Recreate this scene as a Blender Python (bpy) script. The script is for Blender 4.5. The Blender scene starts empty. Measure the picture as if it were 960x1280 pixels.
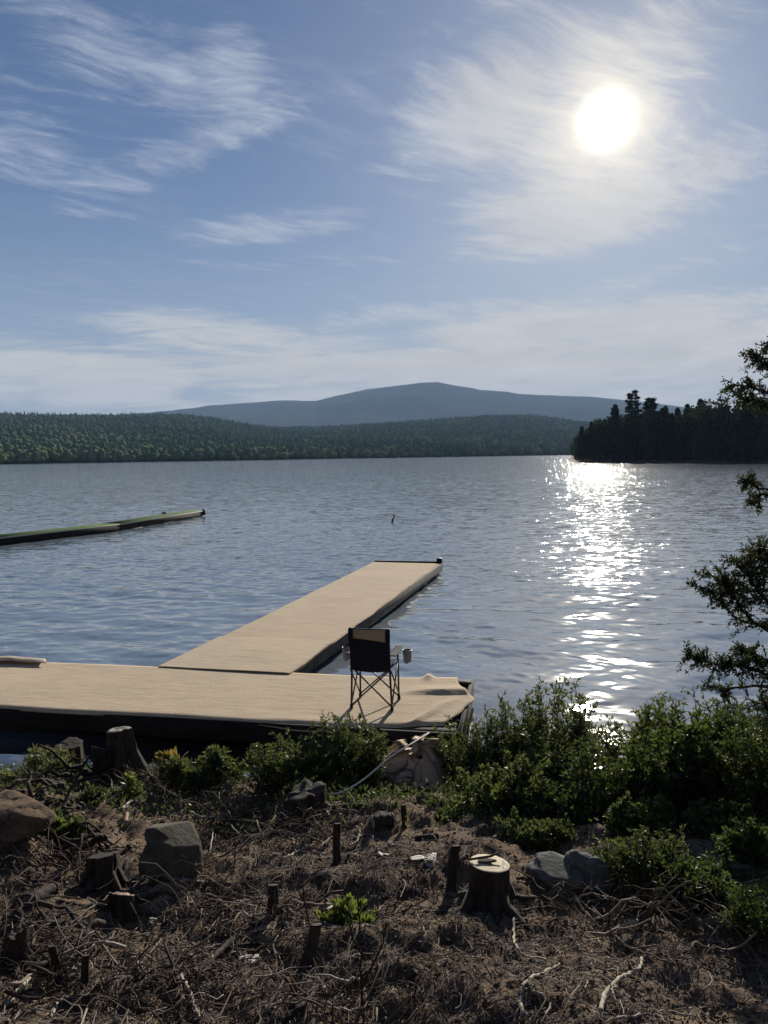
import bpy, math, random
import numpy as np
from mathutils import Matrix, Vector

# ------------------------------------------------------------------ camera, sky, sun, exposure
S = bpy.context.scene
COL = S.collection
FPX, PITCH, ROLL, EYE = 961.0, math.radians(4.3), math.radians(0.6), 3.0
cp, sp, cr, sr = math.cos(PITCH), math.sin(PITCH), math.cos(ROLL), math.sin(ROLL)
_fwd = np.array([0, cp, -sp]); _u0 = np.array([0, sp, cp]); _x0 = np.array([1.0, 0, 0])
_right = cr*_x0 - sr*_u0; _up = sr*_x0 + cr*_u0
camd = bpy.data.cameras.new('camera'); cam = bpy.data.objects.new('camera', camd); COL.objects.link(cam)
camd.sensor_fit = 'VERTICAL'; camd.sensor_height = 24.0; camd.lens = 24.0*FPX/1280
camd.clip_start = 0.05; camd.clip_end = 40000
m = Matrix([[_right[i], _up[i], -_fwd[i], (0, 0, EYE)[i]] for i in range(3)] + [[0, 0, 0, 1]])
cam.matrix_world = m
S.camera = cam
S.view_settings.view_transform = 'Standard'; S.view_settings.look = 'None'
S.view_settings.gamma = 1.0; S.view_settings.use_curve_mapping = False
S.view_settings.exposure = 0.62
S.render.engine = 'CYCLES'
S.cycles.max_bounces = 6; S.cycles.diffuse_bounces = 2; S.cycles.glossy_bounces = 3
S.cycles.transmission_bounces = 3; S.cycles.transparent_max_bounces = 8; S.cycles.volume_bounces = 0
S.cycles.sample_clamp_indirect = 6.0
S.cycles.use_denoising = True

SUN_EL, SUN_AZ = math.radians(21.8), math.radians(15.9)
SUN_DIR = np.array([math.sin(SUN_AZ)*math.cos(SUN_EL), math.cos(SUN_AZ)*math.cos(SUN_EL), math.sin(SUN_EL)])
SKY_STRENGTH = 0.05
SUN_STRENGTH = 5.0
sl = bpy.data.lights.new('sun', 'SUN'); sl.energy = SUN_STRENGTH; sl.angle = math.radians(0.55); sl.color = (1.0, 0.93, 0.80)
so = bpy.data.objects.new('sun', sl); COL.objects.link(so)
so.rotation_euler = Vector(SUN_DIR).to_track_quat('Z', 'Y').to_euler()
so.location = (20, 60, 60)


class V:
    """small expression wrapper over math nodes"""
    nt = None
    def __init__(s, x): s.x = x
    @staticmethod
    def math(op, *a, clamp=False):
        n = V.nt.nodes.new('ShaderNodeMath'); n.operation = op; n.use_clamp = clamp
        for i, v in enumerate(a):
            v = v.x if isinstance(v, V) else v
            if isinstance(v, (int, float)): n.inputs[i].default_value = float(v)
            else: V.nt.links.new(v, n.inputs[i])
        return V(n.outputs[0])
    def __add__(s, o): return V.math('ADD', s, o)
    __radd__ = __add__
    def __sub__(s, o): return V.math('SUBTRACT', s, o)
    def __rsub__(s, o): return V.math('SUBTRACT', o, s)
    def __mul__(s, o): return V.math('MULTIPLY', s, o)
    __rmul__ = __mul__
    def __truediv__(s, o): return V.math('DIVIDE', s, o)
    def __rtruediv__(s, o): return V.math('DIVIDE', o, s)
def vexp(a): return V.math('EXPONENT', a)
def vpow(a, b): return V.math('POWER', a, b)
def vmax(a, b): return V.math('MAXIMUM', a, b)
def vmin(a, b): return V.math('MINIMUM', a, b)
def sstep(v, a, b, lo=0.0, hi=1.0):
    n = V.nt.nodes.new('ShaderNodeMapRange'); n.interpolation_type = 'SMOOTHSTEP'
    V.nt.links.new(v.x, n.inputs[0])
    for i, q in enumerate((a, b, lo, hi)): n.inputs[i+1].default_value = q
    return V(n.outputs[0])
def vec(x, y, z=0.0):
    n = V.nt.nodes.new('ShaderNodeCombineXYZ')
    for i, v in enumerate((x, y, z)):
        v = v.x if isinstance(v, V) else v
        if isinstance(v, (int, float)): n.inputs[i].default_value = v
        else: V.nt.links.new(v, n.inputs[i])
    return n.outputs[0]
def sep(sock):
    n = V.nt.nodes.new('ShaderNodeSeparateXYZ'); V.nt.links.new(sock, n.inputs[0])
    return [V(o) for o in n.outputs]
def noise(coord, scale, detail=4, rough=0.55, dist=0.0, col=False):
    n = V.nt.nodes.new('ShaderNodeTexNoise')
    if coord is not None: V.nt.links.new(coord, n.inputs['Vector'])
    n.inputs['Scale'].default_value = scale; n.inputs['Detail'].default_value = detail
    n.inputs['Roughness'].default_value = rough; n.inputs['Distortion'].default_value = dist
    return n.outputs['Color'] if col else V(n.outputs['Fac'])
def mixc(fac, a, b, blend='MIX'):
    n = V.nt.nodes.new('ShaderNodeMix'); n.data_type = 'RGBA'; n.blend_type = blend
    for s, v in ((n.inputs[0], fac), (n.inputs[6], a), (n.inputs[7], b)):
        if isinstance(v, V): v = v.x
        if isinstance(v, (int, float)): s.default_value = v
        elif isinstance(v, (tuple, list)): s.default_value = tuple(v) + (1.0,) * (4 - len(v))
        else: V.nt.links.new(v, s)
    return n.outputs[2]
def ramp(fac, stops):
    n = V.nt.nodes.new('ShaderNodeValToRGB'); e = n.color_ramp.elements
    while len(e) < len(stops): e.new(0.5)
    for k, (p, c) in enumerate(stops): e[k].position = p; e[k].color = tuple(c) + (1.0,)
    V.nt.links.new(fac.x if isinstance(fac, V) else fac, n.inputs[0])
    return n.outputs[0]

def ray(px, py):
    x, y = px - 480.0, 640.0 - py
    d = x*_right + y*_up + FPX*_fwd
    return d/np.linalg.norm(d)

world = bpy.data.worlds.new('World'); S.world = world; world.use_nodes = True
def make_sky():
    nt = world.node_tree; nt.nodes.clear(); V.nt = nt
    sky = nt.nodes.new('ShaderNodeTexSky'); sky.sky_type = 'NISHITA'; sky.sun_disc = False
    sky.sun_elevation = SUN_EL; sky.sun_rotation = SUN_AZ
    sky.air_density = 1.0; sky.dust_density = 0.6; sky.ozone_density = 2.2; sky.altitude = 200
    tc = nt.nodes.new('ShaderNodeTexCoord')
    dx, dy, dz = sep(tc.outputs['Generated'])
    az = V.math('ARCTAN2', dx, dy); el = V.math('ARCSINE', dz)
    h = vmax(dz, 0.0) + 0.10
    X, Y = dx/h, dy/h
    # cirrus cover regions, given as sky directions
    cover = None
    for px, py, sx, sy, rot, w in [
        (600, 125, 105, 62, 25, .80), (770, 60, 150, 60, 10, .62), (760, 150, 110, 90, 0, .72), (700, 275, 130, 40, 4, 1.05), (680, 180, 60, 60, 20, .6), (890, 205, 90, 34, 10, .72),
        (860, 330, 120, 14, 10, .55), (340, 285, 140, 22, 7, .78), (230, 190, 160, 30, 22, .62), (380, 330, 200, 12, 3, .5), (130, 330, 120, 10, 2, .45), (120, 268, 60, 9, 2, .5), (480, 215, 60, 10, -5, .5),
        (130, 60, 180, 60, -15, .60), (20, 165, 80, 60, 0, .60), (285, 85, 60, 66, -40, .60), (195, 405, 60, 16, -8, .62),
        (300, 420, 190, 26, -4, .72), (720, 408, 200, 22, 4, .9), (600, 425, 70, 14, -12, .6), (560, 460, 420, 32, 0, .95), (60, 462, 280, 34, 0, .9),
        (900, 440, 210, 44, 0, .95), (590, 30, 110, 40, 15, .5), (900, 60, 110, 26, 22, .42), (640, 392, 330, 22, 0, .6), (480, 500, 700, 22, 0, .8)]:
        r = ray(px, py); a0, e0 = math.atan2(r[0], r[1]), math.asin(r[2])
        c, s = math.cos(math.radians(rot)), math.sin(math.radians(rot))
        da, de = az - a0, el - e0
        u = (da*c + de*s)/(sx/FPX); v = (de*c - da*s)/(sy/FPX)
        g = vexp(-0.7*(u*u + v*v))*w
        cover = g if cover is None else vmax(cover, g) + 0.25*vmin(cover, g)
    # streaky cirrus: stretched, warped noise on a high flat layer
    warp = noise(vec(X, Y, 0.0), 0.9, 3, .5, col=True)
    wx, wy, wz = sep(warp)
    a = math.radians(28)
    U = (X*math.cos(a) + Y*math.sin(a)) + 0.7*(wx - .5); W = (Y*math.cos(a) - X*math.sin(a)) + 0.6*(wy - .5)
    n1 = noise(vec(U*0.55, W*2.4, 3.1), 1.15, 7, .62, 0.4)
    n2 = noise(vec(U*1.3, W*4.6, 7.7), 2.6, 6, .65, 0.8)
    n3 = noise(vec(az*7.0 - el*8.0, el*46.0, 1.7), 1.0, 7, .62, 0.9)      # level bands low in the sky
    low = sstep(el, 0.10, 0.24, 1.0, 0.0)
    n4 = noise(vec(U*2.2, W*6.0, 2.2), 2.8, 12, .70, .25)
    hi = n1*0.38 + n2*0.20 + n4*0.42
    tex = hi*(1.0 - low) + (0.72*n3 + 0.28*hi)*low
    cl = sstep(tex + 0.40*(cover - 0.5), 0.43, 0.68)
    cl = cl*sstep(cover, 0.06, 0.45)
    veil = sstep(n4*0.5 + n1*0.5, 0.42, 0.68)*sstep(n2, 0.35, 0.65)*0.34
    cl = vmax(cl, veil)
    dens = cl*(low*0.10 + 0.80)
    dot = vmin(dx*float(SUN_DIR[0]) + dy*float(SUN_DIR[1]) + dz*float(SUN_DIR[2]), 1.0)
    ang = V.math('ARCCOSINE', dot)*(180/math.pi)
    near = vexp(-1.0*ang/11.0)
    mid = vexp(-1.0*ang/30.0)
    # soft shoulder on the bright quarter of the sky round the sun
    gain = nt.nodes.new('ShaderNodeVectorMath'); gain.operation = 'MULTIPLY'; gain.inputs[1].default_value = (0.60, 0.715, 0.895)
    nt.links.new(sky.outputs[0], gain.inputs[0])
    br_, bg_, bb_ = sep(gain.outputs[0])
    lum = br_*.3 + bg_*.55 + bb_*.15
    CAP = 9.5
    f = (1.0 - vexp(lum*(-1.0/CAP)))*CAP/vmax(lum, .001)
    clear = nt.nodes.new('ShaderNodeVectorMath'); clear.operation = 'SCALE'
    nt.links.new(gain.outputs[0], clear.inputs[0]); nt.links.new(f.x, clear.inputs['Scale'])
    ccol = mixc(near, (5.3, 6.1, 7.6), (11.0, 10.2, 8.8))
    ccol2 = mixc(sstep(el, 0.10, 0.30), (8.9, 8.7, 8.1), ccol)
    hz = sstep(el, -0.02, 0.36, 0.50, 0.0)
    lit = nt.nodes.new('ShaderNodeVectorMath'); lit.operation = 'SCALE'; nt.links.new(ccol2, lit.inputs[0]); nt.links.new((tex*0.9 + 0.58).x, lit.inputs['Scale'])
    ccol2 = lit.outputs[0]
    base = mixc(dens, mixc(hz, clear.outputs[0], (7.2, 8.0, 8.7)), ccol2)
    # aureole and the over-exposed disc
    g1 = vexp(-1.0*vpow(ang/3.3, 2.0))*4.0
    g2 = vexp(-1.0*ang/4.5)*3.0
    disc = vexp(-1.0*vpow(ang/1.50, 3.0))*22.0
    glow = g1 + g2 + disc
    gl = nt.nodes.new('ShaderNodeVectorMath'); gl.operation = 'SCALE'; gl.inputs[0].default_value = (1.0, 0.86, 0.62)
    nt.links.new(glow.x, gl.inputs['Scale'])
    ad = nt.nodes.new('ShaderNodeVectorMath'); ad.operation = 'ADD'
    nt.links.new(base, ad.inputs[0]); nt.links.new(gl.outputs[0], ad.inputs[1])
    bg = nt.nodes.new('ShaderNodeBackground'); bg.inputs[1].default_value = SKY_STRENGTH
    out = nt.nodes.new('ShaderNodeOutputWorld')
    nt.links.new(ad.outputs[0], bg.inputs[0]); nt.links.new(bg.outputs[0], out.inputs[0])
make_sky()

# ------------------------------------------------------------------ helpers
rng = np.random.default_rng(11)
random.seed(5)

def _hash(ix, iy, seed):
    n = (ix.astype(np.int64)*374761393 + iy.astype(np.int64)*668265263 + seed*1442695041) & 0x7fffffff
    n = ((n ^ (n >> 13))*1274126177) & 0x7fffffff
    return ((n ^ (n >> 16)) & 0xffff)/65535.0
def vnoise(x, y, seed=0):
    ix, iy = np.floor(x), np.floor(y); fx, fy = x-ix, y-iy
    fx = fx*fx*(3-2*fx); fy = fy*fy*(3-2*fy)
    a, b = _hash(ix, iy, seed), _hash(ix+1, iy, seed); c, d = _hash(ix, iy+1, seed), _hash(ix+1, iy+1, seed)
    return (a*(1-fx)+b*fx)*(1-fy) + (c*(1-fx)+d*fx)*fy - 0.5
def fbm(x, y, seed=0, oct=4):
    s, a, f = 0, 1.0, 1.0
    for o in range(oct): s = s + a*vnoise(x*f+o*17.3, y*f-o*9.1, seed+o); a *= .5; f *= 2.03
    return s
def smooth(t): t = np.clip(t, 0, 1); return t*t*(3-2*t)

SHORE = lambda x: 7.05 + 0.10*np.sin(x*1.7+.6) + 0.12*np.sin(x*.55) - 0.02*x
LUMPS = []   # (x, y, radius, height)
def ground_z(x, y):
    x = np.asarray(x, float); y = np.asarray(y, float)
    s = SHORE(x) - y
    far = np.clip(s - 10.5, 0, 60)  # unseen hillside behind the camera, added to cut the sky fill
    z = np.where(s > 0, 0.205*s, np.maximum(0.28*s, -0.7)) + 0.32*far - .205*np.clip(s - 70.5, 0, None)
    land = smooth((s+0.1)/0.7)
    z = z + land*(0.16*fbm(x*.9, y*.9, 3, 3) + 0.10*fbm(x*3.1, y*3.1, 9, 3) + 0.05*fbm(x*11, y*11, 21, 3))
    for lx, ly, r, h in LUMPS:
        z = z + h*np.exp(-((x-lx)**2 + (y-ly)**2)/(r*r))
    return z
def on_ground(px, py):
    r = ray(px, py); t = 1.5
    for k in range(900):
        p = np.array([0, 0, EYE]) + t*r
        if p[2] <= float(ground_z(p[0], p[1])): return p
        t += 0.012
    return p
def at(px, py, z):
    r = ray(px, py); return np.array([0, 0, EYE]) + r*((z-EYE)/r[2])
def atd(px, py, d):
    r = ray(px, py); return np.array([0, 0, EYE]) + r*(d/r[1])

class MB:
    """collects polygons and makes one mesh object of them"""
    def __init__(s): s.v = []; s.f = []; s.t = []; s.n = 0
    def add(s, verts, faces, tint=0.5):
        verts = np.asarray(verts, float).reshape(-1, 3); faces = np.asarray(faces, int)
        s.v.append(verts); s.f.append(faces + s.n); s.n += len(verts)
        s.t.append(np.broadcast_to(np.asarray(tint, float), (len(verts),)) if np.ndim(tint) else np.full(len(verts), tint))
        return s
    def box(s, c, size, ax=None, tint=.5, bev=0.0):
        """box centred at c; ax = 3x3 rows (u, v, w)"""
        ax = np.eye(3) if ax is None else np.asarray(ax)
        h = np.array(size)/2
        if bev <= 0:
            P = np.array([[i, j, k] for i in (-1, 1) for j in (-1, 1) for k in (-1, 1)])*h
            F = [[0, 1, 3, 2], [4, 6, 7, 5], [0, 4, 5, 1], [2, 3, 7, 6], [0, 2, 6, 4], [1, 5, 7, 3]]
            return s.add(c + P@ax, F, tint)
        b = bev
        prof = [(-h[0]+b, -h[1]), (h[0]-b, -h[1]), (h[0], -h[1]+b), (h[0], h[1]-b), (h[0]-b, h[1]), (-h[0]+b, h[1]), (-h[0], h[1]-b), (-h[0], -h[1]+b)]
        prof = np.array(prof); ins = prof*np.array([(h[0]-b)/h[0], (h[1]-b)/h[1]])
        L = [np.c_[ins, np.full(8, -h[2])], np.c_[prof, np.full(8, -h[2]+b)], np.c_[prof, np.full(8, h[2]-b)], np.c_[ins, np.full(8, h[2])]]
        P = np.concatenate(L); F = []
        for r in range(3):
            for k in range(8): F.append([r*8+k, r*8+(k+1) % 8, r*8+8+(k+1) % 8, r*8+8+k])
        cc = len(P); P = np.vstack([P, [[0, 0, -h[2]], [0, 0, h[2]]]])
        T = [[cc, (k+1) % 8, k] for k in range(8)] + [[cc+1, 24+k, 24+(k+1) % 8] for k in range(8)]
        base = s.n; s.add(c + P@ax, F, tint)
        s.f.append(np.array(T)+base); return s
    def tube(s, pts, rad, n=6, tint=.5, cap=True):
        pts = np.asarray(pts, float); k = len(pts)
        rad = np.broadcast_to(np.asarray(rad, float), (k,))
        d = np.gradient(pts, axis=0); d /= (np.linalg.norm(d, axis=1, keepdims=True)+1e-9)
        ref = np.array([0.13, 0.21, 1.0]) if abs(d[0][2]) < .9 else np.array([1.0, 0.2, 0.1])
        u = np.cross(d[0], ref); u /= np.linalg.norm(u)
        a = np.arange(n)*2*math.pi/n; V_ = []
        for i in range(k):
            u = u - d[i]*np.dot(u, d[i]); u /= np.linalg.norm(u)+1e-9
            w = np.cross(d[i], u)
            V_.append(pts[i] + rad[i]*(np.cos(a)[:, None]*u + np.sin(a)[:, None]*w))
        V_ = np.concatenate(V_); F = []
        for i in range(k-1):
            for j in range(n): F.append([i*n+j, i*n+(j+1) % n, (i+1)*n+(j+1) % n, (i+1)*n+j])
        base = s.n; s.add(V_, F, tint)
        if cap:
            c0 = s.n; s.add([pts[0], pts[-1]], np.zeros((0, 3), int), tint)
            s.f.append(np.array([[c0, base+(j+1) % n, base+j] for j in range(n)] + [[c0+1, base+(k-1)*n+j, base+(k-1)*n+(j+1) % n] for j in range(n)]))
        return s
    def grid(s, P, tint=.5, thick=0.0):
        """P: (a, b, 3) sheet of points; thick > 0 gives it an underside and rims"""
        a, b = P.shape[:2]
        i, j = np.meshgrid(np.arange(a-1), np.arange(b-1), indexing='ij')
        q = np.stack([i*b+j, (i+1)*b+j, (i+1)*b+j+1, i*b+j+1], -1).reshape(-1, 4)
        tint = np.asarray(tint); tf = tint.reshape(-1) if tint.ndim else tint
        if thick <= 0: return s.add(P.reshape(-1, 3), q, tf)
        n = a*b
        V_ = np.concatenate([P.reshape(-1, 3), (P - np.array([0, 0, thick])).reshape(-1, 3)])
        ring = [(k, 0) for k in range(a)] + [(a-1, k) for k in range(1, b)] + [(k, b-1) for k in range(a-2, -1, -1)] + [(0, k) for k in range(b-2, 0, -1)]
        idx = np.array([r*b+c for r, c in ring]); nx = np.roll(idx, -1)
        F = np.concatenate([q, q[:, ::-1]+n, np.stack([nx, idx, idx+n, nx+n], -1)])
        return s.add(V_, F, np.concatenate([tf, tf]) if tint.ndim else tf)
    def leaves(s, P, D, L, Wd, tint, fold=0.25, r=None):
        """leaf-shaped folded faces: base points P, directions D, lengths L, widths Wd"""
        r = r or rng
        n = len(P); D = D/(np.linalg.norm(D, axis=1, keepdims=True)+1e-9)
        q = r.normal(size=(n, 3)); side = np.cross(D, q); side /= (np.linalg.norm(side, axis=1, keepdims=True)+1e-9)
        nor = np.cross(side, D)
        L = np.broadcast_to(L, (n,))[:, None]; Wd = np.broadcast_to(Wd, (n,))[:, None]
        mid = P + D*L*.45 + nor*L*fold*.35
        tip = P + D*L - nor*L*fold*.25
        lft = mid + side*Wd*.5 - nor*Wd*fold; rgt = mid - side*Wd*.5 - nor*Wd*fold
        V_ = np.stack([P, lft, tip, rgt], 1).reshape(-1, 3)
        k = np.arange(n)*4
        F = np.concatenate([np.stack([k, k+2, k+1], 1), np.stack([k, k+3, k+2], 1)])
        return s.add(V_, F, np.repeat(tint, 4) if np.ndim(tint) else tint)
    def mesh(s, name, mat, origin=(0, 0, 0), smooth_=False):
        v = np.concatenate(s.v) - np.asarray(origin, float)
        me = bpy.data.meshes.new(name)
        F = [f for f in s.f if len(f)]
        sizes = np.concatenate([np.full(len(f), f.shape[1]) for f in F]); loops = np.concatenate([f.reshape(-1) for f in F])
        me.vertices.add(len(v)); me.vertices.foreach_set('co', v.astype(np.float32).reshape(-1))
        me.loops.add(len(loops)); me.loops.foreach_set('vertex_index', loops.astype(np.int32))
        me.polygons.add(len(sizes)); st = np.concatenate([[0], np.cumsum(sizes)[:-1]])
        me.polygons.foreach_set('loop_start', st.astype(np.int32))
        me.polygons.foreach_set('loop_total', sizes.astype(np.int32))
        me.update(calc_edges=True); me.validate()
        at_ = me.attributes.new('tint', 'FLOAT', 'POINT'); at_.data.foreach_set('value', np.concatenate(s.t).astype(np.float32))
        me.materials.append(mat)
        if smooth_: me.polygons.foreach_set('use_smooth', np.ones(len(sizes), bool))
        return me
    def build(s, name, mat, parent=None, origin=(0, 0, 0), smooth_=False):
        o = bpy.data.objects.new(name, s.mesh(name, mat, origin, smooth_)); COL.objects.link(o)
        if parent is not None: o.parent = parent
        else: o.location = origin
        return o

def tag(o, label=None, cat=None, group=None, kind=None):
    if label: o['label'] = label
    if cat: o['category'] = cat
    if group: o['group'] = group
    if kind: o['kind'] = kind
    return o
def empty(name, loc, label, cat, group=None, rz=0.0):
    o = bpy.data.objects.new(name, None); COL.objects.link(o); o.location = loc; o.rotation_euler = (0, 0, rz)
    o.empty_display_size = 0.1
    return tag(o, label, cat, group)
def copy_tree(o, parent=None):
    c = o.copy(); COL.objects.link(c)
    if parent is not None: c.parent = parent
    for ch in list(o.children): copy_tree(ch, c)
    return c
def bend(p0, p1, n=6, amp=.1, r=None, sag=0):
    r = r or rng
    p0, p1 = np.asarray(p0, float), np.asarray(p1, float); L = np.linalg.norm(p1-p0)
    t = np.linspace(0, 1, n)[:, None]
    off = r.normal(size=3)*amp*L; off2 = r.normal(size=3)*amp*L*.5
    P = p0*(1-t) + p1*t + np.sin(t*math.pi)*off + np.sin(t*2*math.pi)*off2
    P[:, 2] -= (np.sin(t[:, 0]*math.pi)*sag)
    return P
def resample(pts, n):
    """smooth curve through the given points"""
    pts = np.asarray(pts, float); k = len(pts)
    if k == 2: return pts[0] + np.linspace(0, 1, n)[:, None]*(pts[1]-pts[0])
    ext = np.vstack([2*pts[0]-pts[1], pts, 2*pts[-1]-pts[-2]])
    out = []
    for u in np.linspace(0, k-1-1e-6, n):
        i = int(u); t = u-i; a, b, c, d = ext[i], ext[i+1], ext[i+2], ext[i+3]
        out.append(.5*((2*b) + (c-a)*t + (2*a-5*b+4*c-d)*t*t + (3*b-a-3*c+d)*t**3))
    return np.array(out)

# ------------------------------------------------------------------ materials
def material(name):
    mt = bpy.data.materials.new(name); mt.use_nodes = True
    nt = mt.node_tree; nt.nodes.clear(); V.nt = nt
    out = nt.nodes.new('ShaderNodeOutputMaterial')
    return mt, nt, out
def principled(nt, out, col, rough=.8, spec=.3, normal=None, **kw):
    b = nt.nodes.new('ShaderNodeBsdfPrincipled')
    for key, v in [('Base Color', col), ('Roughness', rough), ('Specular IOR Level', spec), ('Normal', normal)] + [(k.replace('_', ' '), v) for k, v in kw.items()]:
        if v is None: continue
        if isinstance(v, V): v = v.x
        if isinstance(v, (int, float)): b.inputs[key].default_value = v
        elif isinstance(v, tuple): b.inputs[key].default_value = v + (1.0,)
        else: nt.links.new(v, b.inputs[key])
    if out is not None: nt.links.new(b.outputs[0], out.inputs[0])
    return b
def bump(h, strength=.5, dist=.02):
    n = V.nt.nodes.new('ShaderNodeBump'); n.inputs['Strength'].default_value = strength; n.inputs['Distance'].default_value = dist
    V.nt.links.new(h.x, n.inputs['Height']); return n.outputs[0]
def objco(): return V.nt.nodes.new('ShaderNodeTexCoord').outputs['Object']
def attr(): 
    n = V.nt.nodes.new('ShaderNodeAttribute'); n.attribute_name = 'tint'; return V(n.outputs['Fac'])
def posco(): return V.nt.nodes.new('ShaderNodeNewGeometry').outputs['Position']

def leaf_mat(name, stops, trans=.4, tcol=(.16, .22, .03), rough=.45, spec=.35):
    mt, nt, out = material(name)
    col = ramp(attr(), stops)
    b = principled(nt, None, col, rough, spec)
    tr = nt.nodes.new('ShaderNodeBsdfTranslucent')
    nt.links.new(mixc(.55, col, tcol), tr.inputs[0])
    mx = nt.nodes.new('ShaderNodeMixShader'); mx.inputs[0].default_value = trans
    nt.links.new(b.outputs[0], mx.inputs[1]); nt.links.new(tr.outputs[0], mx.inputs[2]); nt.links.new(mx.outputs[0], out.inputs[0])
    return mt
def wood_mat(name, dark, light, scale=14, rough=.85, bstr=.7, along=(1, 1, .12), bdist=.01):
    mt, nt, out = material(name)
    x, y, z = sep(objco())
    n1 = noise(vec(x*along[0], y*along[1], z*along[2]), scale, 6, .65, .6)
    n2 = noise(objco(), scale*.25, 4, .6)
    f = sstep(n1*.65 + n2*.35, .32, .68)
    t = attr()
    col = mixc(f, dark, light)
    col = mixc(vmin(vmax((t-.5)*1.2, 0.0), .8), col, (.36, .30, .24))
    principled(nt, out, col, rough, .2, bump(n1, bstr, bdist))
    return mt

def dirt_material():
    mt, nt, out = material('forest_soil')
    p = posco(); x, y, z = sep(p)
    a = noise(p, 1.3, 5, .6); b = noise(p, 9, 6, .7, .8); c = noise(p, 45, 5, .7, 1.0); d = noise(p, 150, 3, .6)
    col = mixc(sstep(b, .33, .60), (.060, .043, .031), (.17, .118, .081))
    col = mixc(sstep(a*.7+b*.3, .47, .60), col, (.21, .145, .097)); col = mixc(sstep(a*.6+b*.4, .47, .38)*.8, col, (.035, .025, .018))
    col = mixc(sstep(c, .54, .68)*.8, col, (.24, .185, .135))
    col = mixc(sstep(d, .58, .72)*.6, col, (.30, .24, .18))
    col = mixc(sstep(c, .46, .34)*.6, col, (.018, .013, .010))
    h = a*.3 + b*.6 + c*.45 + d*.25
    wet = sstep(z, 0.0, 0.12)
    col = mixc(wet, (.012, .011, .010), col)
    principled(nt, out, col, .95, .12, bump(h, 1.0, .035))
    return mt
M_DIRT = dirt_material()

def water_material():
    mt, nt, out = material('lake_water')
    p = posco(); x, y, z = sep(p)
    r = V.math('SQRT', x*x + y*y)
    n0 = noise(vec(x*.10, y*.05, 0.0), 1.0, 3, .6, .5)
    r2 = r + (n0 - .5)*9.0
    rough_zone = sstep(r2, 14.5, 21.0)                     # ruffled water beyond the sheltered strip
    gust = sstep(noise(vec(x*.022, y*.008, 4.0), 1.0, 4, .55, .4), .30, .70, .72, 1.18)
    k = (0.025 + .055*sstep(r, 8.0, 11.0) + 0.50*rough_zone + 0.16*sstep(r, 28.0, 110.0))*gust
    ca = noise(vec(x*.5, y*1.5, 0.0), 3.2, 2, .55, .3, col=True)
    cb = noise(vec(x*.55, y*1.3, 5.0), 10.0, 2, .6, .2, col=True)
    ax, ay, _ = sep(ca); bx, by, _ = sep(cb)
    sx = ((ax - .5)*.75 + (bx - .5)*.65)*k
    sy = ((ay - .5)*.95 + (by - .5)*.65)*k
    g = nt.nodes.new('ShaderNodeNewGeometry')
    nx, ny, nz = sep(g.outputs['Normal'])
    nv = nt.nodes.new('ShaderNodeVectorMath'); nv.operation = 'NORMALIZE'
    nt.links.new(vec(nx - sx, ny - sy, nz), nv.inputs[0])
    shore_shade = sstep(r, 8.2, 10.5)  # shade by the dock and bank painted into the water colour close in
    principled(nt, out, mixc(shore_shade, (.012, .013, .013), (.155, .185, .215)), .04 + .03*rough_zone, .5, nv.outputs[0], IOR=3.4)
    return mt
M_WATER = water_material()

def hill_material():
    mt, nt, out = material('wooded_hillside')
    p = posco()
    a = noise(p, .004, 5, .6); b = noise(p, .035, 5, .7); c = noise(p, .11, 3, .7)
    col = mixc(sstep(a*.5 + b*.5, .38, .62), (.028, .050, .030), (.065, .092, .045))
    col = mixc(sstep(c, .40, .65)*.6, col, (.026, .045, .022))
    principled(nt, out, col, 1.0, 0.0, bump(b*.6 + c*.5, 1.0, 14.0))
    return mt
M_HILL = hill_material()
M_FARTREE = leaf_mat('far_tree_foliage', [(0, (.05, .082, .062)), (.45, (.088, .132, .080)), (.8, (.13, .172, .090)), (1, (.165, .20, .105))], .15, (.08, .12, .03), 1.0, 0.0)
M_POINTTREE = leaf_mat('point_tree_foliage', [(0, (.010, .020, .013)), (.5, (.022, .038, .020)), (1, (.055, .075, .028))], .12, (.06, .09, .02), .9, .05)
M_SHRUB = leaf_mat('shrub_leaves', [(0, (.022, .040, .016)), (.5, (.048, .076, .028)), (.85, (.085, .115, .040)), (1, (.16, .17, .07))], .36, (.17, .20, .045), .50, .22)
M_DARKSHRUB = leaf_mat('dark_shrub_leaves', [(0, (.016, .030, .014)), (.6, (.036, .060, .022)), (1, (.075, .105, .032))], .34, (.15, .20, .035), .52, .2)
M_CEDAR = leaf_mat('cedar_sprays', [(0, (.014, .024, .013)), (.6, (.030, .046, .020)), (1, (.060, .075, .028))], .22, (.10, .13, .03), .6, .2)
M_BRIGHT = leaf_mat('young_leaves', [(0, (.06, .09, .02)), (.6, (.11, .145, .03)), (1, (.19, .21, .05))], .42, (.24, .27, .05), .4, .4)
M_REDLEAF = leaf_mat('reddish_leaves', [(0, (.10, .06, .02)), (.5, (.16, .13, .03)), (1, (.20, .20, .05))], .45, (.35, .25, .05), .4, .4)
M_GRASS = leaf_mat('pale_grass', [(0, (.07, .09, .03)), (.6, (.14, .15, .06)), (1, (.26, .23, .12))], .4, (.22, .24, .06), .5, .3)
M_BARK = wood_mat('dark_bark', (.012, .009, .007), (.062, .048, .038), 26)
M_STEM = wood_mat('shrub_stem_bark', (.030, .022, .016), (.10, .078, .058), 30)
M_STICK = wood_mat('weathered_stick_wood', (.22, .18, .14), (.48, .42, .34), 40, .8)
M_STICKMID = wood_mat('brown_stick_bark', (.055, .040, .030), (.17, .13, .10), 40, .85)
M_STICKDARK = wood_mat('dark_stick_bark', (.018, .013, .010), (.055, .042, .033), 40, .85)
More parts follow.
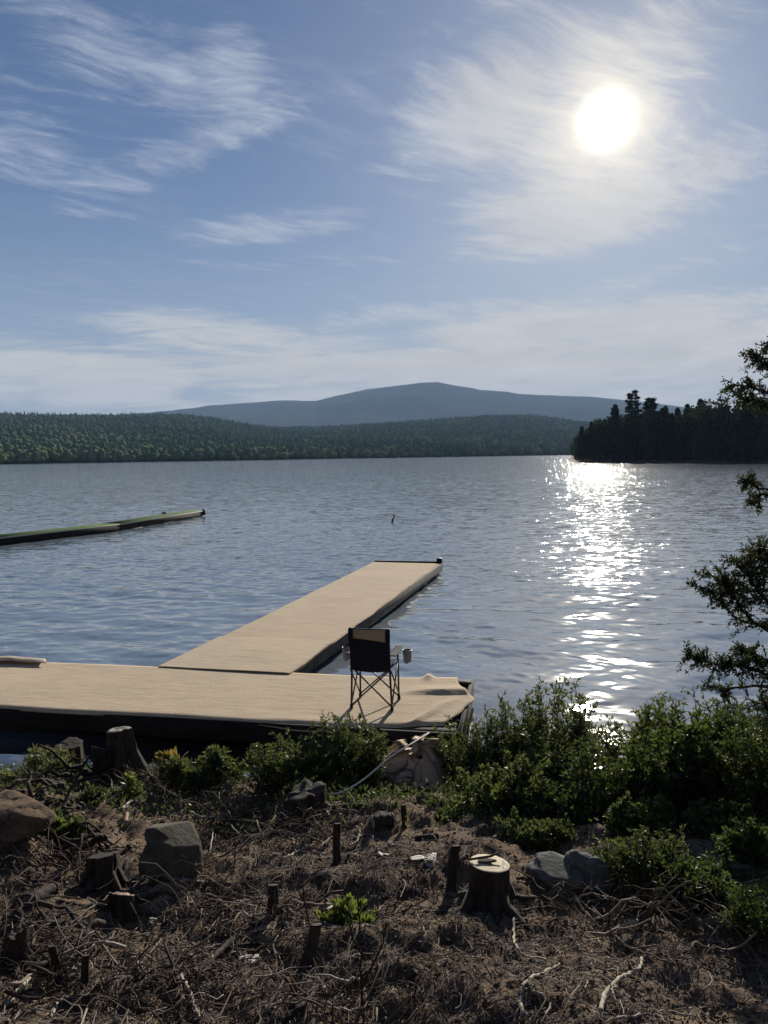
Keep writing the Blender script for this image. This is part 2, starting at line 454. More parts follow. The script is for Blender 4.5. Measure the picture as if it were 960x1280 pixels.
M_CUT = wood_mat('pale_cut_wood', (.40, .33, .22), (.62, .54, .40), 26, .7, .3)
def ring_mat(name, c0, c1, c2):
    mt, nt, out = material(name)
    p = objco(); x, y, z = sep(p); n = noise(p, 9, 4, .6); f = noise(p, 60, 4, .7)
    r = V.math('SQRT', x*x + y*y) + (n - .5)*.05
    rings = V.math('SINE', r*420.0)*.5 + .5
    col = mixc(rings*.45, c0, c1); col = mixc(sstep(f, .5, .7)*.5, col, c1)
    col = mixc(sstep(noise(vec(x*22, y*5, 0.0), 1.0, 4, .6, 1.2), .58, .66)*.75, col, c2)
    principled(nt, out, col, .75, .2, bump(rings*.4 + f*.6, .4, .006)); return mt
M_CUTRING = ring_mat('ringed_cut_wood', (.50, .43, .31), (.38, .30, .20), (.20, .15, .10))
M_GREYCUT = wood_mat('grey_weathered_cut_wood', (.16, .14, .12), (.34, .31, .27), 26, .7, .3)
M_REDCUT = wood_mat('reddish_cut_wood', (.15, .10, .07), (.30, .215, .155), 26, .7, .3)
M_DOCKWOOD = wood_mat('dark_dock_timber', (.009, .008, .007), (.030, .026, .022), 9, .85, .5, (.15, 1, 1))
M_GREYWOOD = wood_mat('grey_dock_timber', (.028, .027, .026), (.085, .08, .074), 9, .8, .5, (.15, 1, 1))
def litter_mat():
    mt, nt, out = material('twig_litter')
    col = ramp(attr(), [(0, (.020, .014, .010)), (.4, (.070, .050, .036)), (.68, (.17, .128, .094)), (1, (.48, .41, .33))])
    n = noise(posco(), 120, 3, .6)
    principled(nt, out, mixc(sstep(n, .3, .7)*.5, col, (.05, .038, .028)), .85, .2)
    return mt
M_LITTER = litter_mat()
def carpet_mat(name, base, rib_dir, dark=(.24, .175, .11)):
    mt, nt, out = material(name)
    p = posco(); x, y, z = sep(p)
    c, s = rib_dir
    u = x*c + y*s; v = y*c - x*s
    rib = noise(vec(u*3.0, v*60.0, z*10.0), 1.0, 4, .65, .2)
    blot = noise(p, .9, 4, .6); fine = noise(p, 60, 3, .7); mid = noise(vec(u*1.0, v*7.0, 0.0), 1.0, 5, .6, .3)
    col = mixc(sstep(rib, .36, .64)*.75, base, tuple(q*.60 for q in base))
    col = mixc(sstep(blot*.5+mid*.5, .44, .62)*.35, col, tuple(min(1, q*1.18) for q in base))
    col = mixc(sstep(mid, .52, .70)*.5, col, dark)
    col = mixc(sstep(fine, .50, .72)*.55, col, tuple(q*.6 for q in base))
    principled(nt, out, col, .95, .1, bump(rib*.5 + fine*.6, .9, .010), Sheen_Weight=.15)
    return mt
M_CARPET = carpet_mat('tan_carpet', (.53, .41, .27), (math.cos(math.radians(10.5)), -math.sin(math.radians(10.5))))
M_CARPET2 = carpet_mat('tan_carpet_leg', (.51, .385, .25), (math.cos(math.radians(10.5)), -math.sin(math.radians(10.5))))
M_SCRAP = carpet_mat('crumpled_carpet_scrap', (.60, .48, .36), (1.0, 0.0))
def simple_mat(name, col, rough=.6, spec=.3, var=.25, scale=30, metal=0.0):
    mt, nt, out = material(name)
    n = noise(objco(), scale, 4, .6)
    c = mixc(sstep(n, .3, .7)*var, col, tuple(q*.5 for q in col))
    principled(nt, out, c, rough, spec, bump(n, .15, .004), Metallic=metal)
    return mt
M_NAVY = simple_mat('navy_chair_fabric', (.012, .016, .030), .85, .2)
M_TANBAND = simple_mat('tan_chair_fabric', (.40, .33, .235), .85, .2)
M_STEEL = simple_mat('black_chair_tube', (.012, .011, .012), .4, .5)
M_MESHGREY = simple_mat('grey_mesh_fabric', (.30, .31, .33), .7, .3, .6, 60)
M_ROPE = simple_mat('pale_rope', (.62, .62, .60), .8, .2, .3, 80)
M_GREENTURF = simple_mat('green_dock_turf', (.085, .145, .055), .95, .1, .4, 6)
M_PALEEDGE = simple_mat('pale_dock_edge', (.36, .38, .29), .7, .3)
M_BLACKPLASTIC = simple_mat('black_float_plastic', (.014, .014, .016), .6, .3)
M_BIRCH = simple_mat('pale_birch_bark', (.48, .44, .38), .7, .3, .6, 12)
def rock_mat(name, c0, c1, moss=.25):
    mt, nt, out = material(name)
    p = objco(); a = noise(p, 4, 6, .65, .4); b = noise(p, 22, 5, .7)
    col = mixc(sstep(a, .35, .66), c0, c1); col = mixc(sstep(b, .52, .7)*.5, col, tuple(q*.45 for q in c0))
    col = mixc(sstep(noise(p, 7, 4, .6), .52, .66)*moss, col, (.085, .088, .045))
    principled(nt, out, col, .9, .2, bump(a*.6 + b*.5, .9, .02))
    return mt
M_ROCK = rock_mat('grey_boulder_stone', (.07, .072, .068), (.15, .152, .145), .5)
M_BROWNROCK = rock_mat('brown_boulder_stone', (.055, .048, .036), (.115, .10, .074), .45)

# ------------------------------------------------------------------ terrain, water, hills
LUMPS += [(-2.75, 5.55, .42, .22), (-1.75, 6.55, .45, .16), (-.65, 5.9, .3, .14), (2.2, 4.2, .7, .10), (-1.2, 5.2, .3, -.05), (-2.4, 4.6, .25, .12)]
def axis(fine0, fine1, step, lo, hi):
    a = [np.arange(fine0, fine1, step)]; s = step; x = fine1
    while x < hi: a.append([x]); s *= 1.35; x += s
    a.append([hi]); s = step; x = fine0
    left = []
    while x > lo: s *= 1.35; x -= s; left.append(max(x, lo))
    return np.concatenate([np.array(left[::-1])] + [np.asarray(q, float) for q in a])
gx = axis(-4.6, 4.6, .028, -900, 900); gy = axis(2.2, 8.0, .028, -900, 12)
GX, GY = np.meshgrid(gx, gy, indexing='ij')
GZ = ground_z(GX, GY)
tag(MB().grid(np.stack([GX, GY, GZ], -1)).build('ground', M_DIRT, smooth_=True), kind='structure')

def make_water():
    r = [4.6]
    while r[-1] < 9000:
        q = r[-1]; r.append(q + (max(.026, .0034*q) if q < 260 else .02*q if q < 1500 else .12*q))
    r = np.array(r)
    az = np.concatenate([np.linspace(-110, -46, 24)[:-1], np.arange(-46, 46, .15), np.linspace(46, 110, 24)])
    A, Rr = np.meshgrid(np.radians(az), r, indexing='ij')
    X, Y = Rr*np.sin(A), Rr*np.cos(A); Z = np.zeros_like(X)
    dr = np.gradient(r)[None, :]
    w = np.random.default_rng(4)
    zone = smooth((Rr + 5*vnoise(X*.1, Y*.1, 5) - 13)/9.0)
    patch = .65 + .9*(vnoise(X*.16, Y*.28, 8) + .5)
    for k in range(64):
        lam = .16*(2.6/.16)**(k/63.0); th = math.radians(w.normal(-6, 27)); ph = w.uniform(0, 6.28)
        kk = 2*math.pi/lam
        slope = .0100 if lam > .35 else .0095
        amp = slope/kk*(1.0 + (1.1 if lam < .55 else -.25 if lam < 1.2 else -.6)*zone)
        fade = smooth((lam/dr - 2.5)/3.0)
        if fade.max() <= 0: continue
        phs = kk*(X*math.sin(th) - Y*math.cos(th)) + ph + 1.1*np.sin(X*.31+k) + .9*np.sin(Y*.23+1.7*k)
        Z += amp*fade*np.sin(phs)*patch*(.30 + .70*smooth((Rr-7.6)/3.2))
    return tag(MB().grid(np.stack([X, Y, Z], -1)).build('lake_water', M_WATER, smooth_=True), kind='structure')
make_water()

RIDGE_B = [(-900, 520), (0, 520.5), (60, 521.5), (150, 522), (200, 521), (235, 522), (262, 525), (290, 530), (325, 536), (360, 537), (415, 536), (480, 532), (520, 529), (555, 526), (610, 521.5), (665, 521.5), (705, 527), (745, 531), (800, 538), (960, 540), (1900, 530)]
RIDGE_A = [(-900, 560), (60, 530), (110, 522), (160, 519), (215, 515.5), (235, 513), (262, 508), (300, 505), (350, 502), (395, 502), (430, 494), (460, 487), (500, 483), (525, 480), (547, 479), (570, 484), (600, 489), (630, 491), (650, 494), (690, 495), (740, 496), (775, 500), (830, 506), (900, 515), (1000, 525), (1900, 545)]
def prof(tab):
    A, T = [], []
    for px, py in tab:
        q = ray(px, py); A.append(math.atan2(q[0], q[1])); T.append(q[2]/math.hypot(q[0], q[1]))
    return lambda a: np.interp(a, A, T)
fB, fA = prof(RIDGE_B), prof(RIDGE_A)
def far_shore(a): return np.interp(np.degrees(a), [-60, -27, -11, 2, 9.5, 14, 30, 60], [360, 430, 500, 640, 760, 820, 900, 900])
def hills_z(a, r):
    s0 = far_shore(a)
    rb = 1900 + 350*np.sin(a*3.0+1)
    tb = np.maximum(fB(a)*rb + EYE - 6.0, 5)
    t = np.clip((r-s0)/(rb-s0), 0, 1)
    zB = .4 + tb*(.40*t + .60*smooth(t)) + 5*fbm(r*np.sin(a)/160, r*np.cos(a)/160, 31, 4)*smooth(t*4)*(1-.6*t)
    zB = np.where(r > rb, zB - (r-rb)*.06, zB)
    ra = 6200.0
    ta = fA(a)*ra + EYE
    u = np.clip((r-3000)/(ra-3000), 0, 1)
    zA = ta*(.25*u + .75*smooth(u)) + 42*fbm(r*np.sin(a)/500, r*np.cos(a)/500, 77, 5)*smooth(u*3)*smooth((1-u)*5)
    zA = np.where(r > ra, ta - (r-ra)*.22, zA)
    return np.where(r < s0, -1.0, np.maximum(zB, zA))
az = np.radians(np.arange(-58, 58, .1)); rr = np.concatenate([np.linspace(350, 1000, 110), np.linspace(1010, 2600, 110), np.linspace(2650, 7600, 110)])
A, Rr = np.meshgrid(az, rr, indexing='ij')
tag(MB().grid(np.stack([Rr*np.sin(A), Rr*np.cos(A), hills_z(A, Rr)], -1)).build('hills', M_HILL, smooth_=True), kind='structure')

# unit tree blobs for the far woods
def far_woods():
    mb = MB(); r_ = np.random.default_rng(8)
    ico = []
    phi = (1+5**.5)/2
    for a_, b_ in ((1, phi), (1, -phi), (-1, phi), (-1, -phi)): ico += [(0, a_, b_), (a_, b_, 0), (b_, 0, a_)]
    ico = np.array(ico); ico /= np.linalg.norm(ico[0])
    F = []
    for i in range(12):
        for j in range(i+1, 12):
            for k in range(j+1, 12):
                d = [np.linalg.norm(ico[p]-ico[q]) for p, q in ((i, j), (j, k), (i, k))]
                if max(d) < 1.06+.1:
                    n = np.cross(ico[j]-ico[i], ico[k]-ico[i])
                    F.append((i, j, k) if np.dot(n, ico[i]) > 0 else (i, k, j))
    F = np.array(F)
    N = 48000
    a = np.radians(r_.uniform(-36, 30, N)); s0 = far_shore(a)
    u = r_.random(N)**1.15
    q = s0 + 1 + (2250-s0)*u
    x, y = q*np.sin(a), q*np.cos(a); z = hills_z(a, q)
    edge = np.exp(-(q-s0)/25.0)
    size = 1 + .0004*(q-400)
    con = r_.random(N) < (.30 + .8*vnoise(x/150, y/150, 2))
    h = r_.gamma(7, .72, N).clip(2.6, 8.5)*np.where(con, 1.2, .9)*size*(1-.1*edge); w = np.where(con, r_.uniform(.9, 1.7, N), r_.uniform(1.8, 3.4, N))*size
    V_ = ico[None]*(1 + r_.normal(0, .13, (N, 12, 1)))
    zz = V_[:, :, 2]
    taper = np.where(con[:, None], np.clip(.72 - .42*zz, .15, 1.2), 1.0)
    P = np.stack([x[:, None] + V_[:, :, 0]*w[:, None]*taper, y[:, None] + V_[:, :, 1]*w[:, None]*taper, z[:, None] + h[:, None]*(.5 + .56*zz)], -1)
    tint = np.clip(np.where(con, .34, .60) + r_.normal(0, .09, N) + .5*vnoise(x/90, y/90, 6), 0, 1)
    FF = (F[None] + (np.arange(N)*12)[:, None, None]).reshape(-1, 3)
    mb.add(P.reshape(-1, 3), FF, np.repeat(tint, 12))
    tag(mb.build('far_forest', M_FARTREE), kind='stuff', label='mixed green forest covering the low hills across the lake', cat='forest')
far_woods()

# the wooded point on the right
P0 = np.array([60.0, 246.0]); FD = np.array([27.0, -50.0]); FD /= np.linalg.norm(FD); FN = np.array([-FD[1], FD[0]])   # shore line, inward normal
LD = np.array([.235, .97]); LD /= np.linalg.norm(LD); LN = np.array([LD[1], -LD[0]])
def point_in(x, y):
    d1 = (x-P0[0])*FN[0] + (y-P0[1])*FN[1]; d2 = (x-P0[0])*LN[0] + (y-P0[1])*LN[1]
    return np.minimum(d1, d2)
def point_z(x, y): 
    d = point_in(x, y) + 2*vnoise(x*.15, y*.15, 4); return np.clip(.16*d, -1.5, 5.0) + .4*vnoise(x*.2, y*.2, 3)*(d > 0)
px_, py_ = np.meshgrid(np.linspace(30, 420, 200), np.linspace(60, 460, 200), indexing='ij')
tag(MB().grid(np.stack([px_, py_, point_z(px_, py_)], -1)).build('wooded_point_terrain', M_DIRT, smooth_=True), kind='structure')

def conifer(h, rad, seed, irregular=0.0, bare=.02, nq=1300):
    r_ = np.random.default_rng(seed); mb = MB()
    t = r_.random(nq)**.85; zz = h*(bare + (1-bare)*t)
    lob = 1 + irregular*np.sin(t*34 + seed) + .25*r_.normal(size=nq)
    rr_ = rad*(1-t)**.8*np.clip(lob, .25, 1.7)*np.sqrt(r_.uniform(.15, 1, nq)) + .12
    an = r_.uniform(0, 6.283, nq)
    P = np.stack([rr_*np.cos(an), rr_*np.sin(an), zz], 1)
    D = np.stack([np.cos(an), np.sin(an), r_.uniform(-.55, .25, nq)], 1)
    mb.leaves(P - D*.3, D, r_.uniform(.6, 1.3, nq), r_.uniform(.4, .85, nq), np.clip(.32 + .16*r_.normal(size=nq), 0, 1), .2, r_)
    n2 = 40; zt = np.linspace(h*.86, h*1.01, n2); an = r_.uniform(0, 6.28, n2)
    P = np.stack([.05*np.cos(an), .05*np.sin(an), zt], 1); D = np.stack([np.cos(an), np.sin(an), np.full(n2, .7)], 1)
    mb.leaves(P, D, .5, .25, .35, .2, r_)
    tk = MB().tube([[0, 0, -.6], [0, 0, h*.5], [.05, 0, h*.98]], [.018*h*.9, .011*h, .02], 7)
    return tk, mb
def pine(h, seed):
    r_ = np.random.default_rng(seed); mb = MB()
    for lv in np.linspace(.20, .96, 17):
        rad = 3.9*(1-lv)**.62*r_.uniform(.75, 1.2) + .5
        for b in range(r_.integers(4, 6)):
            an = r_.uniform(0, 6.28); L = rad*r_.uniform(.6, 1.1); n = int(22 + 22*L)
            s = r_.uniform(.25, 1, n)*L
            P = np.stack([np.cos(an)*s, np.sin(an)*s, h*lv + s*.16 + r_.normal(0, .14, n)], 1) + r_.normal(0, .22, (n, 3))*[1, 1, .45]
            D = np.stack([np.cos(an)+r_.normal(0, .6, n), np.sin(an)+r_.normal(0, .6, n), r_.uniform(.0, .7, n)], 1)
            mb.leaves(P, D, r_.uniform(.5, 1.0, n), r_.uniform(.3, .6, n), np.clip(.3 + .14*r_.normal(size=n), 0, 1), .2, r_)
    tk = MB().tube([[0, 0, -.6], [0.1, 0, h*.5], [0, 0, h*.98]], [.32, .2, .04], 7)
    return tk, mb
def broadleaf(h, rad, seed):
    r_ = np.random.default_rng(seed); mb = MB()
    for k in range(24):
        c = np.array([r_.normal(0, rad*.42), r_.normal(0, rad*.42), h*(.10 + .80*r_.random())]); q = rad*r_.uniform(.32, .55); n = 70
        d = r_.normal(size=(n, 3)); d /= np.linalg.norm(d, axis=1, keepdims=True)
        mb.leaves(c + d*q*r_.uniform(.6, 1, (n, 1)), d + r_.normal(0, .5, (n, 3)), r_.uniform(.5, .95, n), r_.uniform(.4, .75, n), np.clip(.62 + .2*r_.normal(size=n) + .08*r_.normal(), 0, 1), .25, r_)
    tk = MB().tube([[0, 0, -.6], [.1, .1, h*.4], [0, 0, h*.8]], [.24, .16, .05], 7)
    for k in range(4):
        an = r_.uniform(0, 6.28); tk.tube(bend([0, 0, h*.35], [math.cos(an)*rad*.7, math.sin(an)*rad*.7, h*.75], 4, .06, r_), np.linspace(.1, .03, 4), 5)
    return tk, mb
def point_trees():
    r_ = np.random.default_rng(21)
    protos = {}
    def proto(key, maker):
        tk, mb = maker
        e = empty({'c': 'spruce_tree', 'p': 'pine_tree', 'b': 'broadleaf_tree'}[key[0]], (0, 0, 0), 'x', 'tree')
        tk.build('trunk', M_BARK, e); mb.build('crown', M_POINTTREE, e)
        protos[key] = [e, False]
    for i in range(4): proto('c%d' % i, conifer(17, 2.5 + .3*i, 40+i, .15))
    for i in range(3): proto('b%d' % i, broadleaf(16, 3.6+.3*i, 60+i))
    def put(key, x, y, sc, label, group):
        e, used = protos[key]
        o = copy_tree(e) if used else e
        protos[key][1] = True
        o.location = (x, y, float(point_z(x, y))-.1); o.rotation_euler = (0, 0, r_.uniform(0, 6.28)); o.scale = (sc*r_.uniform(.9, 1.15), sc*r_.uniform(.9, 1.15), sc)
        tag(o, label, 'tree', group)
    def at_point(px, inset):
        q = ray(px, 575); d = q[:2]/np.linalg.norm(q[:2])
        t = np.arange(120, 420, .5); xs, ys = t*d[0], t*d[1]
        ins = point_in(xs, ys); ok = np.where(ins > inset)[0]
        k = ok[0] if len(ok) else np.argmax(ins)
        return xs[k], ys[k]
    def tall(px, top, inset):
        x, y = at_point(px, inset); r = ray(px, top)
        return x, y, EYE + r[2]/math.hypot(r[0], r[1])*math.hypot(x, y) - float(point_z(x, y))
    # the named ones
    x, y, h = tall(790, 487, 7)
    e = empty('pine_tree', (x, y, float(point_z(x, y))-.1), 'tallest pine with ragged crown rising above the point', 'tree')
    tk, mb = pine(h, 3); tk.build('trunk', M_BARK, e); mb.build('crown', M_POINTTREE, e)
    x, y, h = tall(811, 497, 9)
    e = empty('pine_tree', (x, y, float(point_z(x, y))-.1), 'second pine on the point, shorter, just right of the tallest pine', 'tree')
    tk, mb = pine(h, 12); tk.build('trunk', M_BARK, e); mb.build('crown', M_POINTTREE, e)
    named = [(768, 506, 6, 'c1', 'pointed spruce just left of the tallest pine on the point'),
             (727, 533, 2, 'c0', 'short spruce at the very tip of the wooded point'),
             (739, 527, 3, 'c2', 'spruce second from the tip of the wooded point'),
             (874, 499, 12, 'c0', 'thin spire-topped spruce poking above the level canopy of the point'),
             (893, 497, 6, 'b0', 'round-crowned leafy tree at the right end of the point')]
    for px, top, ins, key, lab in named:
        x, y, h = tall(px, top, ins); put(key, x, y, h/(17 if key[0] == 'c' else 15.4), lab, None)
    for px, top in ((717, 553), (721, 546), (728, 541), (733, 536), (738, 534), (745, 530), (752, 524), (758, 519)):
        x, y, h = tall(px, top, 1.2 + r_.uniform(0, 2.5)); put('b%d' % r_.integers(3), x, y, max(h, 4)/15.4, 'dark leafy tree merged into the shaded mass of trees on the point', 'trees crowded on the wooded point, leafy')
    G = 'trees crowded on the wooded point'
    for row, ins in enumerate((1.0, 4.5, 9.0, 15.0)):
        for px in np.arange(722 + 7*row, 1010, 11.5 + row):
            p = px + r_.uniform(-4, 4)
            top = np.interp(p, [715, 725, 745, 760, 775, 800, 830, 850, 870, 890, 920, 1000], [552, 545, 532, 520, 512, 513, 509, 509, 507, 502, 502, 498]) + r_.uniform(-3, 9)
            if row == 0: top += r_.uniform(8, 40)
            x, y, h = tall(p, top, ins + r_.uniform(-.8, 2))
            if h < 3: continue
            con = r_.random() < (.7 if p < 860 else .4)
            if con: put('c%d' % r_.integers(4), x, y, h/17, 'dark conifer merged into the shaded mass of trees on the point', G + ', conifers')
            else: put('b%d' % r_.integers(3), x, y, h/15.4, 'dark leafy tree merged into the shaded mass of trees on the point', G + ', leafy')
point_trees()
# ------------------------------------------------------------------ air
def haze():
    mt, nt, out = material('pale_air')
    v = nt.nodes.new('ShaderNodeVolumePrincipled')
    v.inputs['Color'].default_value = (.42, .60, .95, 1); v.inputs['Density'].default_value = 1.05e-4; v.inputs['Anisotropy'].default_value = 0.0
    nt.links.new(v.outputs[0], out.inputs['Volume'])
    mb = MB(); mb.box(np.array([0, 3300, 320.0]), (13000, 8900, 650)); o = mb.build('haze', mt)
    tag(o, 'thin pale air over the lake that fades the far mountain to blue', 'haze', kind='stuff')
haze()

# ------------------------------------------------------------------ docks
DU = np.array([math.cos(math.radians(10.5)), -math.sin(math.radians(10.5)), 0]); DV = np.array([-DU[1], DU[0], 0]); UP = np.array([0, 0, 1.0])
AX = np.array([DU, DV, UP])
DO = np.array([0.59, 9.12, 0.0])            # back edge point, near dock
def dk(u, v, z): return DO + DU*u + DV*v + UP*z
DT = .265
def near_dock():
    e = empty('wooden_dock', dk(-4, -.8, 0), 'low dark timber dock running along the shore in front of the bushes', 'dock'); org = np.array(e.location)
    U0, U1, Wd = -9.5, .40, 1.68
    mb = MB()
    for k, v in enumerate(np.arange(-Wd+.08, 0, .155)):
        mb.box(dk((U0+U1)/2, v, DT-.035), (U1-U0-.02*(k % 2), .145, .035), AX, .5)
    mb.build('decking', M_DOCKWOOD, e, org)
    for nm, v in (('front_board', -Wd-.02), ('back_board', .02)):
        MB().box(dk((U0+U1)/2, v, DT-.11), (U1-U0+.09, .04, .20), AX, .5, .006).build(nm, M_DOCKWOOD, e, org)
    MB().box(dk(U1+.045, -Wd/2, DT-.10), (.05, Wd+.1, .21), AX, .5, .006).build('end_board', M_DOCKWOOD, e, org)
    MB().box(dk(U1-.05, -.03, DT+.004), (.2, .13, .03), AX, .5, .006).build('corner_plate', M_GREYWOOD, e, org)
    for u in (-8.6, -6.6, -4.6, -2.6, -.7):
        MB().box(dk(u, -Wd/2, DT-.34), (1.1, Wd-.12, .30), AX, .5, .05).build('float', M_BLACKPLASTIC, e, org)
    # carpet with a rumpled, lifted right end
    nu, nv = 240, 40
    u = np.linspace(U0+.02, U1-.02, nu)[:, None] + np.zeros((1, nv)); t = np.linspace(0, 1, nv)[None, :] + np.zeros((nu, 1))
    v = -Wd - .035 + (Wd+.06)*t
    end = smooth((u + .50)/.9)
    v = v + .012*np.sin(u*2.3+1)*(1-t) + (1-t)**3*end*.16
    uu = u + .05*end - end*(.15*smooth((t-.55)/.45) - .10*np.exp(-((t-.55)/.12)**2) + .16*smooth((.35-t)/.35))
    z = DT + .012 + .004*fbm(u*1.5, v*2, 5, 3) + .008*np.abs(vnoise(u*.7, v*.3, 6))
    q_ = np.abs(u - (.02 + .30*t)); crease = np.clip(1 - q_/.10, 0, 1)
    z = z + crease**1.2*smooth((.60-t)/.2)*smooth(t/.12)*.034
    q2 = (t - (.66 + .06*u)); z = z + np.where(q2 > 0, np.clip(1-q2/.16, 0, 1), np.clip(1+q2/.035, 0, 1))*smooth((u+.45)/.5)*.040
    z = z + .055*np.clip(1-np.abs(u+.02)/.10, 0, 1)*np.clip(1-np.abs(t-1.0)/.10, 0, 1) + .03*end*t
    z = z - .09*smooth((.06-t)/.06)*(.35 + .65*np.abs(np.sin(u*4.1+.5)))*smooth((u+2.0)/1.5) - .03*smooth((.03-t)/.03)
    P = DO + uu[..., None]*DU + v[..., None]*DV + z[..., None]*UP
    o = MB().grid(P, .5, .008).build('dock_carpet', M_CARPET, None, tuple(dk(-4, -.8, DT)), smooth_=True)
    tag(o, 'wide tan carpet on the near dock, rumpled at its right end, under the camp chair', 'carpet')
    # folded-over remnant at the left back corner
    a0, a1 = at(-60, 826, DT+.03), at(41, 826, DT+.03)
    n = 24; t = np.linspace(0, 1, n)[None, :] + np.zeros((30, 1)); s = np.linspace(-1.3, .18, 30)[:, None] + np.zeros((1, n))
    b = at(38, 828, DT)[:2]; d0 = np.array([*b, 0.0])
    vv = -.22*t + .05; zz = DT + .03 + .06*np.sin(t*2.6)**.8*(1-.35*smooth((s+.1)/.25)) + .006*np.sin(s*14)
    P = d0 + (s + .18*t)[..., None]*DU + vv[..., None]*DV + zz[..., None]*UP
    o = MB().grid(P, .5, .008).build('carpet_strip', M_SCRAP, None, tuple(d0 + UP*DT), smooth_=True)
    tag(o, 'strip of greyish tan carpet folded over at the back edge, far left of near dock', 'carpet')
near_dock()

def long_dock():
    b0, b1 = np.array([-2.86, 9.86, 0]), np.array([-1.22, 9.50, 0]); f0, f1 = np.array([-.20, 19.45, 0]), np.array([1.38, 19.20, 0])
    e = empty('wooden_dock', (b0+b1+f0+f1)/4, 'long narrow dock reaching straight out into the lake from the near dock', 'dock'); org = np.array(e.location)
    LD_ = (f0-b0)/np.linalg.norm(f0-b0); LU = (b1-b0)/np.linalg.norm(b1-b0)
    def q(s, t, z): return (b0*(1-s)+b1*s)*(1-t) + (f0*(1-s)+f1*s)*t + UP*z
    mb = MB(); n = 62
    for k in range(n):
        c = q(.5, (k+.5)/n, DT-.035); mb.box(c, (1.62, .150, .035), np.array([LU, LD_, UP]))
    mb.build('decking', M_DOCKWOOD, e, org)
    L = np.linalg.norm(f0-b0); la = np.array([LD_, np.cross(UP, LD_), UP])
    MB().box(q(1.012, .5, DT-.105), (L-.02, .045, .20), la, .5, .006).build('side_board', M_GREYWOOD, e, org)
    MB().box(q(-.012, .5, DT-.105), (L-.02, .045, .20), la, .5, .006).build('side_board', M_DOCKWOOD, e, org)
    fa = (f1-f0)/np.linalg.norm(f1-f0)
    MB().box(q(.5, 1.004, DT-.08), (1.74, .05, .21), np.array([fa, np.cross(UP, fa), UP]), .5, .006).build('end_board', M_DOCKWOOD, e, org)
    MB().box(q(1.0, 1.0, DT+.05), (.14, .14, .13), np.array([fa, np.cross(UP, fa), UP]), .5, .02).build('corner_bumper', M_BLACKPLASTIC, e, org)
    for t in (.12, .37, .62, .87):
        MB().box(q(.5, t, DT-.34), (1.45, 1.3, .30), np.array([LU, LD_, UP]), .5, .05).build('float', M_BLACKPLASTIC, e, org)
    def sheet(t0, t1, z0, name, label, mat, seed, over=.03, endcut=0.0):
        a, b = 150, 34
        T = np.linspace(t0, t1, a)[:, None] + np.zeros((1, b)); Sx = np.linspace(-over, 1+over, b)[None, :] + np.zeros((a, 1))
        T2 = T - endcut*smooth((T-(t1-.03))/.03)*(Sx*.9)
        P = q(Sx[..., None], T2[..., None], 0)*1.0
        P[..., 2] = z0 + .006*fbm(T*14, Sx*2, seed, 3) + .010*np.abs(vnoise(T*12, Sx*.6, seed+3)) - .014*smooth((Sx-1.005)/.02)*(.5+np.abs(vnoise(T*30, Sx, 3)))
        P[..., 0] += .012*np.sin(T*40)*(Sx > .9)
        o = MB().grid(P, .5, .008).build(name, mat, None, tuple(q(.5, (t0+t1)/2, z0)), smooth_=True)
        tag(o, label, 'carpet')
    sheet(-.004, .985, DT+.010, 'dock_carpet', 'long tan carpet covering the dock that points out into the lake', M_CARPET2, 3, .03, .012)
    sheet(-.010, .158, DT+.030, 'carpet_piece', 'short tan carpet piece overlapping the shore end of the long dock', M_CARPET, 8, .035)
long_dock()

def green_dock():
    A0, A1 = np.array([-20.6, 12.0, 0]), np.array([-9.04, 38.5, 0])
    B = [np.array([-17.7, 17.5, 0]), np.array([-13.25, 26.25, 0]), np.array([-10.75, 31.2, 0]), np.array([-9.05, 38.4, 0])]
    e = empty('floating_dock', (B[1]+B[2])/2, 'green-topped floating dock far out on the left', 'dock'); org = np.array(e.location)
    for k in range(3):
        a, b = B[k], B[k+1]; d = (b-a)/np.linalg.norm(b-a); n = np.cross(UP, d); L = np.linalg.norm(b-a); Wd = .95
        c = (a+b)/2 + n*Wd/2; ax = np.array([d, n, UP])
        f = MB().box(c + UP*.14, (L-.05, Wd, .25), ax, .5, .01).build('dock_section', M_DOCKWOOD, e, org)
        MB().box(c + UP*.275, (L-.08, Wd-.04, .03), ax, .5, .006).build('turf', M_GREENTURF, f, org)
        MB().box(c + UP*.262 - n*(Wd/2+.02), (L-.06, .04, .04), ax, .5, .004).build('edge_rail', M_PALEEDGE, f, org)
        for t in (-.36, 0, .36):
            MB().box(c + d*t*L + UP*-.02, (L*.26, Wd-.08, .30), ax, .5, .03).build('float', M_BLACKPLASTIC, f, org)
    d = (B[3]-B[2])/np.linalg.norm(B[3]-B[2])
    MB().tube([B[3]+d*.05+UP*.05, B[3]+d*.05+UP*.34], [.09, .08], 10).build('corner_post', M_BLACKPLASTIC, e, org)
    for t, h in ((.70, .07),):
        p = B[2]*(1-t)+B[3]*t + np.array([-.9, .2, .29]); MB().box(p + UP*h/2, (.22, .08, h), None, .5, .01).build('cleat', M_BLACKPLASTIC, e, org)
green_dock()

# snag out on the lake
p = at(490, 653, 0)
tag(MB().tube(resample([p+[0, 0, -.2], p+[.02, 0, .1], p+[.10, 0, .25], p+[.05, 0, .36]], 10), np.linspace(.05, .02, 10), 6).build('snag_stick', M_STICKDARK, None, tuple(p)), 'small bent dark stick poking out of open water', 'stick')

